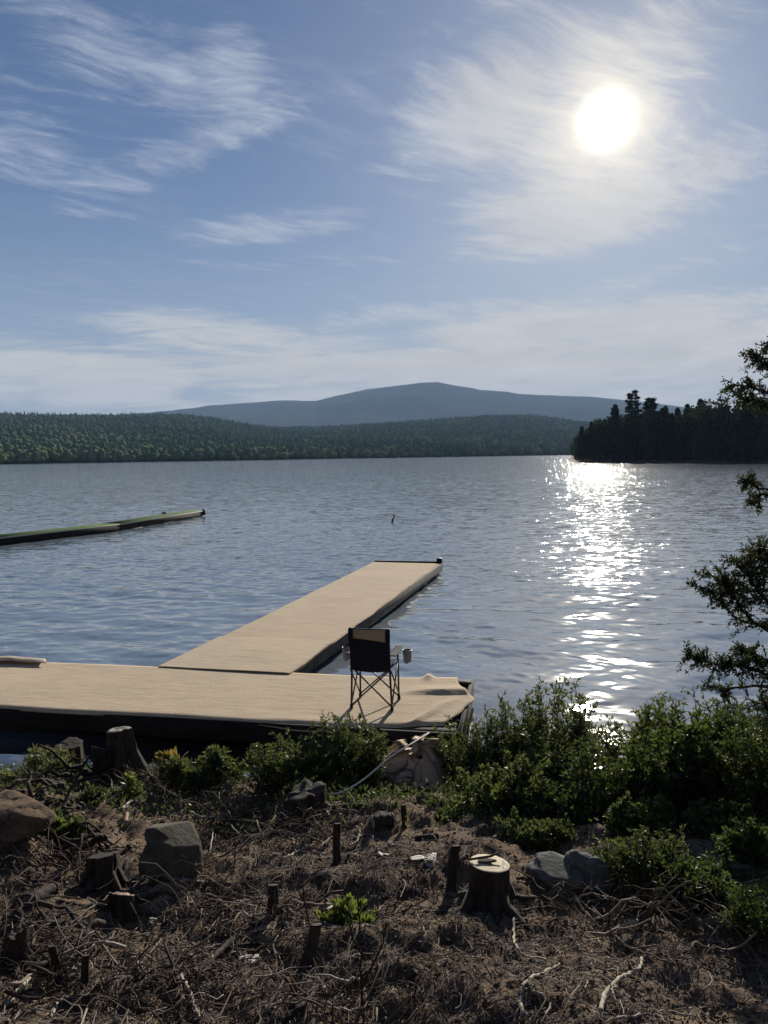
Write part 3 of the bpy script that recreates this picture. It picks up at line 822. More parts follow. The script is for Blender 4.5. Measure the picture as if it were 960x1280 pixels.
# ------------------------------------------------------------------ camp chair
def camp_chair():
    fl = DT + .02
    base = np.array([-.125, 8.16, fl]); rz = math.radians(-12)
    e = empty('camp_chair', base, 'folding camp chair with navy back and tan top band facing the lake', 'chair', rz=rz)
    def tb(pts, r, name, mat=M_STEEL, n=8): return MB().tube(resample(pts, max(2, len(pts)*4)) if len(pts) > 2 else pts, r, n).build(name, mat, e)
    hw = .215; yr, yf = -.14, .26
    H = .88
    for s in (-1, 1):
        tb([[s*hw*1.03, yr, .02], [s*hw*.96, yr-.02, .45], [s*hw*.93, yr-.055, H]], .0115, 'rear_post')
        tb([[s*hw*1.02, yf, .02], [s*hw*1.0, yf-.02, .57]], .0105, 'front_leg')
        tb([[s*hw*1.03, yr, .05], [s*hw*1.0, yf-.03, .43]], .008, 'side_brace'); tb([[s*hw*1.0+.01*s, yf, .05], [s*hw*.98+.01*s, yr-.02, .43]], .008, 'side_brace')
        for y in (yr, yf): MB().tube([[s*hw*1.03, y, 0], [s*hw*1.03, y, .045]], [.019, .016], 10).build('foot', M_BLACKPLASTIC, e)
        # arm strap with hanging holder
        t = np.linspace(0, 1, 14)[:, None] + np.zeros((1, 6)); w = np.linspace(-.045, .045, 6)[None, :] + np.zeros((14, 1))
        P = np.stack([s*(hw+.015) + w*(1 if s > 0 else 1), yr-.03 + (yf-yr+.06)*t, .60 + .04*np.sin(t*3.1) - .045*np.sin(t*math.pi) + 0*w], -1)
        MB().grid(P, .5, .008).build('armrest', M_NAVY, e, smooth_=True)
        cx, cy = s*(hw+.125), yf-.12
        an = np.linspace(0, 2*math.pi, 17); zs = np.linspace(0, 1, 7)
        P = np.array([[[cx + (.050-.008*zq)*math.cos(q_), cy + (.050-.008*zq)*math.sin(q_), .585-.13*zq - .01*math.sin(3*q_)*zq] for q_ in an] for zq in zs])
        MB().grid(P, .5).build('cup_holder', M_MESHGREY, e, smooth_=True)
        MB().tube(np.array([[cx+.05*math.cos(q_), cy+.05*math.sin(q_), .585] for q_ in an]), .006, 6, cap=False).build('holder_rim', M_STEEL, e)
    # X bars behind and in front
    tb([[-hw, yr-.008, .04], [hw*.96, yr-.008, .44]], .0085, 'cross_brace'); tb([[hw, yr+.010, .04], [-hw*.96, yr+.010, .44]], .0085, 'cross_brace')
    tb([[-hw, yf+.008, .04], [hw*.96, yf-.012, .42]], .0085, 'cross_brace'); tb([[hw, yf-.010, .04], [-hw*.96, yf-.030, .42]], .0085, 'cross_brace')
    # seat
    a, b = np.meshgrid(np.linspace(-1, 1, 16), np.linspace(0, 1, 14), indexing='ij')
    z = .455 - .05*(1-a**2)*(1-(2*b-1)**2*.5) + .015*b
    P = np.stack([a*hw*.95, yr-.01 + (yf-yr)*b, z], -1)
    MB().grid(P, .5, .008).build('seat', M_NAVY, e, smooth_=True)
    # back: navy panel, tan band wrapping its top
    def back(z0, z1, off, name, mat, slant=0.0):
        a, b = np.meshgrid(np.linspace(-1, 1, 18), np.linspace(0, 1, 14), indexing='ij')
        lo = z0 + slant*a - (.03*(1-a**2) if name == 'backrest' else 0)
        z = lo*(1-b) + (z1 + .012*a**2)*b
        y = yr - .02 - .035*(z-.45)/.43 + .022*(1-a**2) - off
        P = np.stack([a*(hw*.95+.015), y, z], -1)
        return MB().grid(np.flip(P, 0), .5).build(name, mat, e, smooth_=True)
    bk = back(.44, H+.005, .013, 'backrest', M_NAVY)
    m_ = bk.modifiers.new('cloth', 'SOLIDIFY'); m_.thickness = .012
    bd = back(H-.115, H-.005, .024, 'top_band', M_TANBAND, -.022)
    m_ = bd.modifiers.new('cloth', 'SOLIDIFY'); m_.thickness = .006
    for s in (-1, 1):
        MB().box(np.array([s*(hw*.93), yr-.085, H-.06]), (.05, .02, .14), None, .5, .005).build('corner_patch', M_NAVY, e)
        MB().tube([[s*hw*.93, yr-.055, H-.01], [s*hw*.93, yr-.057, H+.012]], .014, 8).build('post_cap', M_BLACKPLASTIC, e)
camp_chair()

# ------------------------------------------------------------------ rocks
def boulder(name, label, px, py, wpx, hpx, mat, seed, squash=1.0, base_py=None, flat=0.0, depth=1.0):
    p = on_ground(px, base_py or (py + hpx*.5)); d = np.linalg.norm(p - [0, 0, EYE]); w = wpx/FPX*d; h = hpx/FPX*d*1.05
    r_ = np.random.default_rng(seed)
    n, k = 64, 44
    th, ph = np.meshgrid(np.linspace(0, 2*math.pi, n+1), np.linspace(.0005, math.pi-.0005, k), indexing='ij')
    D = np.stack([np.sin(ph)*np.cos(th), np.sin(ph)*np.sin(th), np.cos(ph)], -1)
    e = .80
    Q = np.sign(D)*np.abs(D)**e
    rr_ = 1 + .22*fbm(D[..., 0]*1.7+seed+D[..., 2]*2, D[..., 1]*1.7+D[..., 2]*1.3, seed, 4) + .09*fbm(D[..., 0]*5+D[..., 2]*4, D[..., 1]*5+seed, seed+3, 4)
    for c in range(10):
        nn = r_.normal(size=3); nn /= np.linalg.norm(nn); lim = r_.uniform(.66, .92)
        dd = (Q*rr_[..., None])@nn; rr_ = rr_*np.where(dd > lim, lim/np.maximum(dd, .01), 1)
    P = Q*rr_[..., None]*np.array([w*.53, w/2*depth, h*.68]) + p + [0, w*.35*depth, h*.33]
    o = MB().grid(P).build(name, mat, None, tuple(p + np.array([0, w*.35, 0])), smooth_=True)
    return tag(o, label, 'rock')
boulder('boulder', 'squarish brown boulder standing in the cleared dirt at left', 212, 1066, 66, 50, M_BROWNROCK, 3, base_py=1098)
boulder('boulder', 'wide brown earth-covered boulder cut off by the left edge', -2, 1038, 84, 34, M_DIRT, 8, base_py=1056)
boulder('boulder', 'smooth grey boulder with a sloping left face behind the pale stump', 700, 1098, 62, 26, M_ROCK, 14, base_py=1114, depth=.8)
boulder('boulder', 'rounded grey boulder resting against the sloping grey one', 736, 1094, 60, 38, M_ROCK, 22, base_py=1122, depth=.7)
boulder('flat_stone', 'flat pale stone half buried under the dark bushes at right', 925, 1082, 60, 7, M_ROCK, 31, base_py=1088, depth=.3)
boulder('stone', 'small dark stone beside the bush below the rope', 478, 1028, 30, 12, M_BROWNROCK, 41, base_py=1036)

# ------------------------------------------------------------------ stumps, stakes and logs
def stump(name, label, px, base_py, wpx, hpx, cutmat, seed, lean=(0, 0), tilt=(0, -.25), flare=1.35, roots=5, hole=False, rootlen=.35, cat='stump', rag=.05, rough=1.0, fpow=3):
    p = on_ground(px, base_py); d = np.linalg.norm(p - [0, 0, EYE]); w = wpx/FPX*d/2; h = hpx/FPX*d
    p = p + np.array([0, w*.9, 0]); p[2] = float(ground_z(p[0], p[1]))
    e = empty(name, p, label, cat); r_ = np.random.default_rng(seed)
    n, k = 54, 16
    an = np.linspace(0, 2*math.pi, n, endpoint=False); mb = MB(); V_ = []
    lob = 1 + (rough > .5)*(.10*np.sin(3*an+seed) + .06*np.sin(5*an+2*seed) + .04*np.sin(11*an))
    for i in range(k):
        t = i/(k-1); fl = 1 + (flare-1)*(1-t)**fpow
        rd = w*fl*(1 + (lob-1)*(1.9-t))*(1 + rough*(.20*vnoise(np.cos(an)*3+seed, np.sin(an)*3+t*1.2, seed) + .14*vnoise(np.cos(an)*8, np.sin(an)*8+t*2.5, seed+2) + .015*r_.normal(size=n)))
        x, y = rd*np.cos(an) + lean[0]*h*t, rd*np.sin(an) + lean[1]*h*t
        z = -.08 + (h+.08)*t + t*(x*tilt[0] + y*tilt[1]) + (t > .99)*rag*h*vnoise(an*2.5, 0*an+seed, seed)*1.0
        V_.append(np.stack([x, y, z], 1))
    Pg = np.stack(V_ + [], 0); Pg = np.concatenate([Pg, Pg[:, :1]], 1)
    mb.grid(np.transpose(Pg, (1, 0, 2)))
    for q in range(roots):
        a = 6.28*(q + .7*r_.random())/roots; L = rootlen*r_.uniform(.6, 1.4)
        s = np.array([math.cos(a)*w*.8, math.sin(a)*w*.8, .10*min(1, h/.2)]); t = np.array([math.cos(a)*(w+L), math.sin(a)*(w+L), 0])
        pts = bend(s, t, 7, .08, r_)
        for v in pts[1:]: v[2] = float(ground_z(p[0]+v[0], p[1]+v[1])) - p[2] + .02*(1-np.linalg.norm(v[:2])/(w+L)) - .01
        mb.tube(pts, np.linspace(w*.34, .008, 7), 7, .5)
    mb.build('trunk', M_BARK, e, smooth_=True)
    top = V_[-1]; c = top.mean(0); rings = []
    for s in (1.0, .97, .8, .6, .4, .2, .03):
        rings.append(c + (top-c)*s + np.array([0, 0, .004*(s < .99) + (.003*r_.normal() if s < .9 else 0)]))
    R_ = np.stack(rings, 0); R_ = np.concatenate([R_, R_[:, :1]], 1)
    MB().grid(R_, .5).build('cut_face', cutmat, e)
    if hole:
        q = c + np.array([-.012, .0, .012]); a2 = np.linspace(0, 2*math.pi, 13)
        ring = lambda s, z: np.stack([q[0] + s*.052*np.cos(a2), q[1] + s*.03*np.sin(a2) , q[2] + z + tilt[1]*(s*.03*np.sin(a2)) + 0*a2], 1)
        MB().grid(np.stack([ring(1.0, .004), ring(.8, .006), ring(.4, .004), ring(.02, .003)], 0)).build('rot_hollow', M_BARK, e)
        MB().tube([q+[-.10, -.01, .016], q+[.02, .015, .020], q+[.085, .05, .026]], [.006, .007, .004], 5).build('splinter', M_STICKDARK, e)
    return e
stump('tree_stump', 'thick stump with a broad pale cream cut top at right centre', 615, 1142, 46, 47, M_CUTRING, 3, rag=.0, rough=.35, tilt=(-.10, -.10), flare=1.18, roots=6, hole=True, rootlen=.22)
stump('tree_stump', 'tallest weathered stump, grey cut top, against the near dock', 150, 974, 25, 54, M_GREYCUT, 7, lean=(-.08, 0), tilt=(.12, -.1), flare=2.2, roots=12, rootlen=.75, rag=.0, fpow=1.8)
stump('tree_stump', 'small grey stump growing low beside the tallest stump', 129, 978, 19, 32, M_GREYCUT, 12, lean=(-.1, -.1), tilt=(-.25, -.5), flare=2.0, roots=4, rag=.0)
stump('tree_stump', 'dark broken stump left of the tallest stump near the water', 80, 966, 30, 30, M_BARK, 15, tilt=(.1, .1), flare=1.5, roots=5)
stump('tree_stump', 'dark stump with a hollow top between the two left boulders', 123, 1112, 30, 32, M_STICKDARK, 18, tilt=(.15, -.3), flare=1.6, roots=6)
stump('tree_stump', 'low stump with reddish ringed cut below the square boulder', 150, 1152, 26, 24, M_REDCUT, 24, tilt=(-.1, -.55), flare=1.5, roots=6)
stump('tree_stump', 'old root-tangled stump where the white rope ends', 380, 1034, 44, 26, M_BARK, 27, rag=.3, tilt=(.2, .1), flare=1.6, roots=7, rootlen=.4)
stump('tree_stump', 'dark stump at the left edge with ragged broken top', 12, 1222, 24, 34, M_STICKDARK, 33, rag=.35, lean=(.1, 0), tilt=(.3, -.3), flare=1.3, roots=4)
def stake(label, px, py0, py1, wpx, lean, seed, cut=M_BARK):
    p = on_ground(px, py1); d = np.linalg.norm(p - [0, 0, EYE]); w = wpx/FPX*d/2; h = (py1-py0)/FPX*d*1.05
    e = empty('cut_sapling', p, label, 'stump', 'cut sapling stubs'); r_ = np.random.default_rng(seed)
    t = np.linspace(0, 1, 7); P = np.stack([lean*h*t + .02*h*np.sin(5*t+seed), .1*h*t, -.05 + (h+.05)*t], 1)
    MB().tube(P, w*(1.35 - .35*t**.5)*(1+.06*r_.normal(size=7)), 9, .5, False).build('stem', M_BARK, e, smooth_=True)
    a = np.linspace(0, 2*math.pi, 10); c = P[-1]
    MB().grid(np.stack([c + np.stack([s*w*np.cos(a), s*w*np.sin(a), .002 - .3*s*w*np.sin(a)], 1) for s in (1.0, .5, .03)], 0)).build('cut_face', cut, e)
stake('thin upright cut sapling in the middle of the clearing', 420, 1037, 1080, 8, .05, 1)
stake('forked dark cut sapling just left of the pale stump', 563, 1066, 1112, 10, .12, 2)
stake('grey upright cut sapling beside the bent dark branch', 343, 1114, 1150, 12, -.05, 3)
stake('leaning dark cut sapling below the bright green sprig', 381, 1166, 1208, 12, .28, 4)
stake('dark leaning sapling stub among pale sticks at lower left', 76, 1196, 1236, 8, -.2, 5)
stake('short dark stub between bush and grey stone', 505, 1010, 1034, 6, .0, 6)
stake('short dark stub right of the leaning sapling stub, lower left', 104, 1204, 1234, 8, .1, 7)

def log(name, label, pts, rpx, mat, cut=None, seed=0, cat='log', lift=.0):
    W = [on_ground(*q) for q in pts]; d = np.linalg.norm(W[0]-[0, 0, EYE]); rd = rpx/FPX*d
    W = [w_ + np.array([0, 0, rd*.8 + lift]) for w_ in W]
    P = resample(W, 9); r_ = np.random.default_rng(seed)
    o = MB().tube(P, rd*(1 + .08*r_.normal(size=9))*np.linspace(1, .85, 9), 12, .5).build(name, mat, None, tuple(P[4]), smooth_=True)
    tag(o, label, cat)
    if cut is not None:
        for k, (a, b) in enumerate(((P[0], P[1]), (P[-1], P[-2]))):
            n = (a-b)/np.linalg.norm(a-b)
            MB().tube([a + n*.001, a + n*.006], [rd*.93, rd*.90], 12).build('cut_end', cut, o, tuple(P[4]))
    return o
log('cut_log', 'short dark cut log lying with a grey end, left of the ringed stump', [(36, 1136), (66, 1118)], 8, M_BARK, M_STICKMID, 3)
log('driftwood_log', 'pale grey weathered log leaning on the bank near the dock', [(284, 990), (258, 950)], 6, M_BIRCH, M_GREYCUT, 5)
def flakes(label, px, py, wpx, n, seed, mat):
    r_ = np.random.default_rng(seed); g = on_ground(px, py); d = np.linalg.norm(g-[0, 0, EYE]); w = wpx/FPX*d; mb = MB()
    for k in range(n):
        a = np.linspace(-1, 1, 9)[:, None] + np.zeros((1, 6)); b = np.linspace(-1, 1, 6)[None, :] + np.zeros((9, 1))
        an = r_.uniform(0, 3.14); L, W_ = w*r_.uniform(.22, .42), w*r_.uniform(.08, .16); edge = 1 + .35*vnoise(a*2+k, b*1.5, seed)
        x = a*L*edge; y = b*W_*(1.1-.5*a*a)*edge; z = .012 + W_*.55*(b*b)*r_.uniform(-.6, 1.2) + L*.25*a*r_.uniform(-.7, .7) + abs(r_.normal(0, .012))
        c = g + np.array([r_.uniform(-.4, .4)*w, r_.uniform(-.15, .15)*w, 0])
        P = np.stack([c[0] + x*math.cos(an)-y*math.sin(an), c[1] + x*math.sin(an)+y*math.cos(an), c[2] + z], -1); mb.grid(P, .5, .003)
    tag(mb.build('bark_scraps', mat, None, tuple(g), smooth_=True), label, 'bark')
flakes('scattered pale birch bark scraps on the dirt in mid clearing', 530, 1078, 30, 5, 6, M_BIRCH)
flakes('small white bark scrap left of the birch bark scraps', 482, 1072, 14, 2, 7, M_BIRCH)
flakes('pale curled bark flake on the dark ground at bottom centre', 436, 1230, 16, 2, 8, M_BIRCH)
flakes('round white fleck among the twigs below the square boulder', 186, 1158, 12, 2, 9, M_BIRCH)
flakes('pale bark scraps at the right of the lower left branch', 310, 1206, 22, 3, 10, M_BIRCH)
log('bark_piece', 'pinkish stripped log end above the dark hollow stump', [(158, 1033), (158, 1020)], 3.4, M_REDCUT, None, 7, 'bark')
log('cut_log', 'dark split log end beside the bush below the rope', [(466, 1036), (490, 1032)], 9, M_BARK, M_GREYCUT, 9)
log('dark_log', 'thin dark log lying under the small bush beside the pale stump', [(520, 1052), (548, 1048)], 4, M_BARK, None, 10)

# ------------------------------------------------------------------ loose sticks, branches, roots seen one by one
STICKS = [
 ('fallen_branch', 'long grey branch lying flat in front of the square boulder', 'k', 3.2, [[(202, 1099), (225, 1101), (250, 1104), (285, 1106), (322, 1101)]], 0),
 ('stick', 'thick white bent stick in the lower left corner', 'p', 3.6, [[(8, 1259), (24, 1243), (36, 1230), (42, 1220), (36, 1200), (33, 1183)]], .03),
 ('stick', 'white stick pointing down at the bottom edge, left of the bottom branches', 'p', 3.2, [[(226, 1224), (236, 1243), (243, 1262), (254, 1282)]], .03),
 ('stick', 'short straight pale stick lying right of the thick white bent stick', 'p', 2.2, [[(63, 1275), (72, 1260), (82, 1247)]], .02),
 ('root', 'thin looping root in front of the ringed stump', 'm', 2.0, [[(106, 1162), (118, 1174), (132, 1181), (144, 1170), (139, 1156), (138, 1143), (148, 1135), (158, 1131)]], .03),
 ('stick', 'long straight twig slanting up to the ringed stump', 'm', 1.8, [[(86, 1161), (108, 1146), (138, 1122)]], .04),
 ('stick', 'long thin twig crossing below the slanting twig', 'm', 1.6, [[(55, 1175), (85, 1166), (115, 1146), (130, 1138)]], .03),
 ('root', 'long thin wavy root across the lower left dirt', 'm', 1.8, [[(100, 1200), (125, 1204), (155, 1203), (172, 1207), (190, 1230), (214, 1248)]], .02),
 ('stick', 'hooked pale twig beside the long wavy root', 'p', 1.8, [[(170, 1192), (171, 1208), (175, 1220), (188, 1233)]], .03),
 ('stick', 'curved brown branch hooking over at lower left centre', 'm', 2.4, [[(247, 1224), (244, 1204), (255, 1194), (280, 1183)]], .04),
 ('fallen_branch', 'thick dark bent branch crossing from lower left centre', 'd', 5.0, [[(248, 1243), (262, 1212), (282, 1190), (310, 1168), (340, 1146), (366, 1124)], [(282, 1190), (300, 1190), (322, 1184)]], .05),
 ('fallen_branch', 'dark curved branch rising at the bottom centre-left', 'd', 4.2, [[(355, 1283), (380, 1262), (394, 1246), (399, 1226)]], .04),
 ('stick', 'pale thin stick flat at the bottom centre-left', 'p', 2.4, [[(322, 1274), (345, 1261), (380, 1257)]], .02),
 ('root', 'thin pale root arching by the leaning dark sapling', 'm', 1.8, [[(324, 1183), (340, 1191), (352, 1208), (355, 1230)]], .03),
 ('stick', 'white chip-like stick standing out in the middle dirt', 'p', 2.6, [[(527, 1188), (531, 1176), (529, 1162)]], .01),
 ('stick', 'thin forked twig above the bright green sprig', 'm', 1.6, [[(408, 1088), (418, 1106), (440, 1124)], [(418, 1106), (425, 1098)]], .04),
 ('root', 'bow-shaped pale root at the foot of the bush, centre', 'p', 2.0, [[(436, 1060), (446, 1056), (450, 1044), (446, 1036)]], .04),
 ('stick', 'short pale twig cluster lying left of the thin upright sapling', 'p', 2.0, [[(352, 1075), (370, 1070), (388, 1060)], [(370, 1070), (366, 1052)]], .03),
 ('root', 'S-shaped pale root on bare dirt, right of centre', 'p', 2.6, [[(643, 1150), (642, 1170), (645, 1188), (660, 1199), (684, 1203)]], .015),
 ('root', 'pale root that hooks down to the bottom edge', 'p', 3.0, [[(653, 1274), (652, 1250), (656, 1235), (672, 1224), (688, 1216), (700, 1208)], [(656, 1240), (676, 1247), (687, 1262), (678, 1280)]], .02),
 ('fallen_branch', 'pale forked branch on bare dirt, lower right of centre', 'p', 3.6, [[(752, 1268), (755, 1250), (772, 1231), (788, 1222), (800, 1216), (803, 1203), (813, 1192)], [(768, 1236), (766, 1246), (774, 1268)]], .03),
 ('stick', 'long thin pale stick along the bottom right edge', 'p', 2.2, [[(767, 1278), (800, 1272), (828, 1268), (873, 1274)]], .01),
 ('stick', 'thin twig running down from the grey boulders', 'p', 1.8, [[(710, 1113), (730, 1138), (758, 1158)]], .06),
 ('stick', 'thin level twig lying below the pale stump', 'm', 1.6, [[(640, 1142), (683, 1138), (733, 1141)]], .02),
 ('stick', 'slanting twig in the bottom right corner', 'm', 2.0, [[(903, 1233), (920, 1258), (958, 1278)]], .03),
 ('stick', 'short grey stick under the right bushes', 'p', 2.0, [[(870, 1153), (893, 1170)]], .05),
 ('stick', 'long thin wire-like twig across the lower right dirt', 'm', 1.4, [[(777, 1182), (812, 1198), (845, 1212), (885, 1214)]], .03),
 ('root', 'long pale root sloping down from the tallest stump', 'k', 3.2, [[(108, 953), (96, 966), (70, 982), (38, 1000)]], .07),
 ('stick', 'pale stick pointing right from the tallest stump', 'p', 2.8, [[(172, 955), (190, 950), (206, 947), (222, 949)]], .08),
 ('root', 'dark root running level below the tallest stump', 'd', 3.0, [[(28, 1004), (50, 1010), (85, 1004), (112, 998)]], .06),
 ('stick', 'pale short stick lying above the pinkish log end', 'p', 2.6, [[(152, 1014), (164, 1006), (176, 1005)]], .04),
 ('fallen_branch', 'tangled grey branch on the bank under the driftwood log', 'k', 2.4, [[(238, 1018), (255, 1028), (280, 1026), (300, 1012)], [(255, 1028), (266, 1046), (262, 1070)], [(280, 1026), (300, 1050)]], .07),
 ('stick', 'curved pale twig hanging in front of the centre bush', 'm', 1.8, [[(385, 970), (410, 974), (428, 984), (434, 1000), (442, 1010), (436, 1014)]], .14),
 ('fallen_branch', 'dark branch leaning out beside the forked sapling', 'd', 3.0, [[(566, 1092), (578, 1080), (587, 1048)]], .06),
 ('stick', 'thick grey branch stub beside the rope stump', 'k', 4.0, [[(392, 1008), (404, 1014), (416, 1030)]], .05),
]
SM = {'p': M_STICK, 'm': M_STICKMID, 'd': M_STICKDARK, 'k': M_GREYCUT}
for k, (nm, lab, mk, wpx, paths, lift) in enumerate(STICKS):
    r_ = np.random.default_rng(100+k); mb = MB()
    for j, path in enumerate(paths):
        W = []
        for i, q in enumerate(path):
            g = on_ground(*q); d = np.linalg.norm(g-[0, 0, EYE]); W.append(g + np.array([0, 0, .008 + lift*.5*math.sin(math.pi*(i+.3)/(len(path)))]))
        n = 5*len(W); P = resample(W, n) + r_.normal(0, .0025, (n, 3)); rd = wpx/FPX*d/2*(1.2 if j == 0 else .85)
        mb.tube(P, rd*np.linspace(1.12, .6, n)*(1 + .10*r_.normal(size=n)), 7, .5)
        if j == 0 and mk in 'pkd':
            for b in range(2):
                i = r_.integers(2, n-2); v = r_.normal(size=3)*[1, 1, .3]; v[2] = abs(v[2]); mb.tube(bend(P[i], P[i]+v/np.linalg.norm(v)*r_.uniform(.03, .09), 4, .1, r_), np.linspace(rd*.55, .0015, 4), 5)
    tag(mb.build(nm, SM[mk], None, tuple(P[0])), lab, 'root' if nm == 'root' else 'stick' if nm == 'stick' else 'branch')

# upright bare whips in the foreground
def whip(label, paths, wpx, seed):
    r_ = np.random.default_rng(seed); mb = MB(); g = on_ground(*paths[0][0]); d = g[1]
    for path in paths:
        P = resample([atd(q[0], q[1], d + .01*i) for i, q in enumerate(path)], 22) + r_.normal(0, .002, (22, 3))
        mb.tube(P, np.linspace(wpx, wpx*.4, 22)/FPX*d/2, 6, .5)
    return tag(mb.build('bare_whip', M_STICKDARK, None, tuple(g)), label, 'sapling')
whip('tall thin bare dark whip with side shoots at bottom centre', [[(455, 1278), (452, 1235), (451, 1190), (449, 1150), (446, 1112)], [(452, 1230), (466, 1205), (478, 1178), (480, 1154)], [(451, 1190), (440, 1168), (438, 1140)]], 4.2, 1)
whip('pair of thin dark shoots rising left of the tallest whip', [[(388, 1160), (382, 1130), (378, 1100), (384, 1070)], [(382, 1130), (372, 1110), (370, 1088)]], 2.4, 2)
whip('slender dark bare shoot at the foot of the right bush', [[(762, 1160), (761, 1130), (765, 1092), (760, 1070)], [(761, 1130), (772, 1108)]], 2.6, 3)
whip('bare forked shoot beside the square boulder', [[(292, 1090), (294, 1060), (290, 1036)], [(294, 1060), (306, 1040)]], 2.2, 4)

# ------------------------------------------------------------------ litter nobody could count
def litter():
    r_ = np.random.default_rng(77); mb = MB()
    def spots(n, y0=2.3, y1=7.0, xs=.75):
        y = y0 + (y1-y0)*r_.random(n)**1.15; x = r_.uniform(-1, 1, n)*(y*xs*.75 + .6)
        return x, y
    n = 30000; x, y = spots(n); keep = (fbm(x*1.2, y*1.2, 50, 3) + .18*r_.normal(size=n) > -.12 + .16*np.clip(x-.1, 0, 1.2)) & (y < SHORE(x)-.05); x, y = x[keep], y[keep]; n = len(x)
    a = r_.uniform(0, math.pi*2, n); L = r_.exponential(.06, n)*(1 + .5*(x < 0)) + .02; cv = r_.normal(0, .9, n); rd = r_.uniform(.0007, .0019, n)*(1+L*3)
    seg = 5; t = np.linspace(-.5, .5, seg)
    ang = a[:, None] + cv[:, None]*t
    px = x[:, None] + L[:, None]*t*np.cos(ang); py = y[:, None] + L[:, None]*t*np.sin(ang)
    pz = ground_z(px, py) + rd[:, None] + (.012*r_.random(n))[:, None] + (r_.normal(0, .10, n)*L)[:, None]*t
    Dx = np.stack([-np.sin(ang), np.cos(ang), 0*ang], -1)
    C = np.stack([px, py, pz], -1)
    rr_ = rd[:, None, None]
    upv = np.array([0, 0, 1.0])
    ring = np.stack([C + Dx*rr_, C + upv*rr_*1.2, C - Dx*rr_], 2)          # n,seg,3,3
    V_ = ring.reshape(-1, 3); b = (np.arange(n)*seg*3)[:, None, None]
    i = np.arange(seg-1)[None, :, None]; j = np.arange(2)[None, None, :]
    F = np.stack([b+i*3+j, b+i*3+j+1, b+(i+1)*3+j+1, b+(i+1)*3+j], -1).reshape(-1, 4)
    tint = np.clip(r_.beta(1.7, 1.9, n) + .35*vnoise(x*1.6, y*1.6, 4), 0, 1)
    mb.add(V_, F, np.repeat(tint, seg*3))
    tag(mb.build('twig_litter', M_LITTER), 'countless small twigs and root hairs strewn over the cleared dirt', 'litter', kind='stuff')
    mb = MB(); n = 34000; x, y = spots(n); keep = y < SHORE(x)-.05; x, y = x[keep], y[keep]; n = len(x)
    D = np.stack([r_.normal(size=n), r_.normal(size=n), r_.normal(0, .35, n)], 1)
    P = np.stack([x, y, ground_z(x, y)+.004+.006*r_.random(n)], 1)
    L = np.minimum(r_.exponential(.012, n)+.006, .035)
    mb.leaves(P, D, L, L*r_.uniform(.25, .8, n), np.clip(r_.beta(1.8, 2.6, n), 0, 1), .3, r_)
    tag(mb.build('chip_litter', M_LITTER), 'bark chips, dead needles and leaf scraps over the cleared dirt', 'litter', kind='stuff')
litter()

def tangle(label, px, py, wpx, n, seed, h=.12, fat=1.0, tone=1.0, mat=None):
    r_ = np.random.default_rng(seed); g = on_ground(px, py); d = np.linalg.norm(g-[0, 0, EYE]); w = wpx/FPX*d; mb = MB()
    for k in range(n):
        c = np.array([g[0] + np.clip(r_.normal(0, .30), -.6, .6)*w, g[1] + np.clip(r_.normal(0, .26), -.5, .5)*w, 0]); L = r_.uniform(.10, .34)*(.5 + w); an = r_.uniform(0, 6.28); up = r_.normal(.12, .32)
        v = np.array([math.cos(an), math.sin(an), up])*L/2; a, b = c - v, c + v
        P = bend(a, b, 8, .09, r_); P[:, 2] += ground_z(P[:, 0], P[:, 1]) + abs(v[2])*.6 + r_.uniform(0, h)*math.exp(-((c[0]-g[0])**2+(c[1]-g[1])**2)/(.3*w*w)); rd = r_.uniform(.0012, .0058)*r_.choice([.7, 1, 1, 1.6])*fat
        tn = float(np.clip(r_.beta(1.9, 1.7), 0, 1)*tone); mb.tube(P, np.linspace(rd, rd*.4, 8), 5, tn)
        for q in range(r_.integers(0, 4)):
            i = r_.integers(2, 7); v2 = r_.normal(size=3); mb.tube(bend(P[i], P[i]+v2/np.linalg.norm(v2)*r_.uniform(.03, .12), 4, .1, r_), [rd*.5, rd*.4, rd*.3, .0006], 4, tn)
    tag(mb.build('brush_pile', mat or M_LITTER, None, tuple(g)), label, 'brush pile')
tangle('tangled brush at the left end of the bank, below the water', 45, 985, 90, 70, 1)
tangle('tangled brush around the foot of the tallest stump', 175, 985, 110, 90, 2)
tangle('tangled grey brush below the driftwood log', 285, 1030, 110, 110, 3)
tangle('tangled brush between the dark hollow stump and left edge', 55, 1095, 110, 80, 4)
tangle('heap of pale sticks by the broken stump in the lower left corner', 45, 1205, 120, 110, 5)
tangle('tangled twigs in front of the square boulder', 250, 1125, 130, 70, 6, .06)
tangle('tangled twigs around the grey upright cut sapling', 330, 1150, 120, 70, 7, .08)
tangle('brush around the bare whip at the bottom edge', 430, 1245, 120, 60, 8, .08)
tangle('brush under the rope stump', 370, 1045, 110, 90, 9)
tangle('dead brush at the foot of the right shrubs', 850, 1150, 160, 90, 10, .08)
tangle('twigs heaped by the grey boulders', 720, 1135, 110, 50, 11, .06)
tangle('mass of thick dark roots left of the tallest stump', 108, 982, 100, 34, 13, .22, 4.2, .25, M_BARK)
tangle('thick dark roots heaped above the left edge boulder', 42, 1000, 90, 26, 14, .16, 3.6, .25, M_BARK)
tangle('dark broken branches between the two left boulders', 92, 1082, 90, 24, 15, .12, 3.2, .3, M_BARK)
tangle('dark thick branches heaped below the cut log', 40, 1168, 110, 24, 16, .10, 3.0, .3, M_BARK)
tangle('twigs strewn below the leaning dark sapling', 200, 1230, 150, 80, 12, .06)

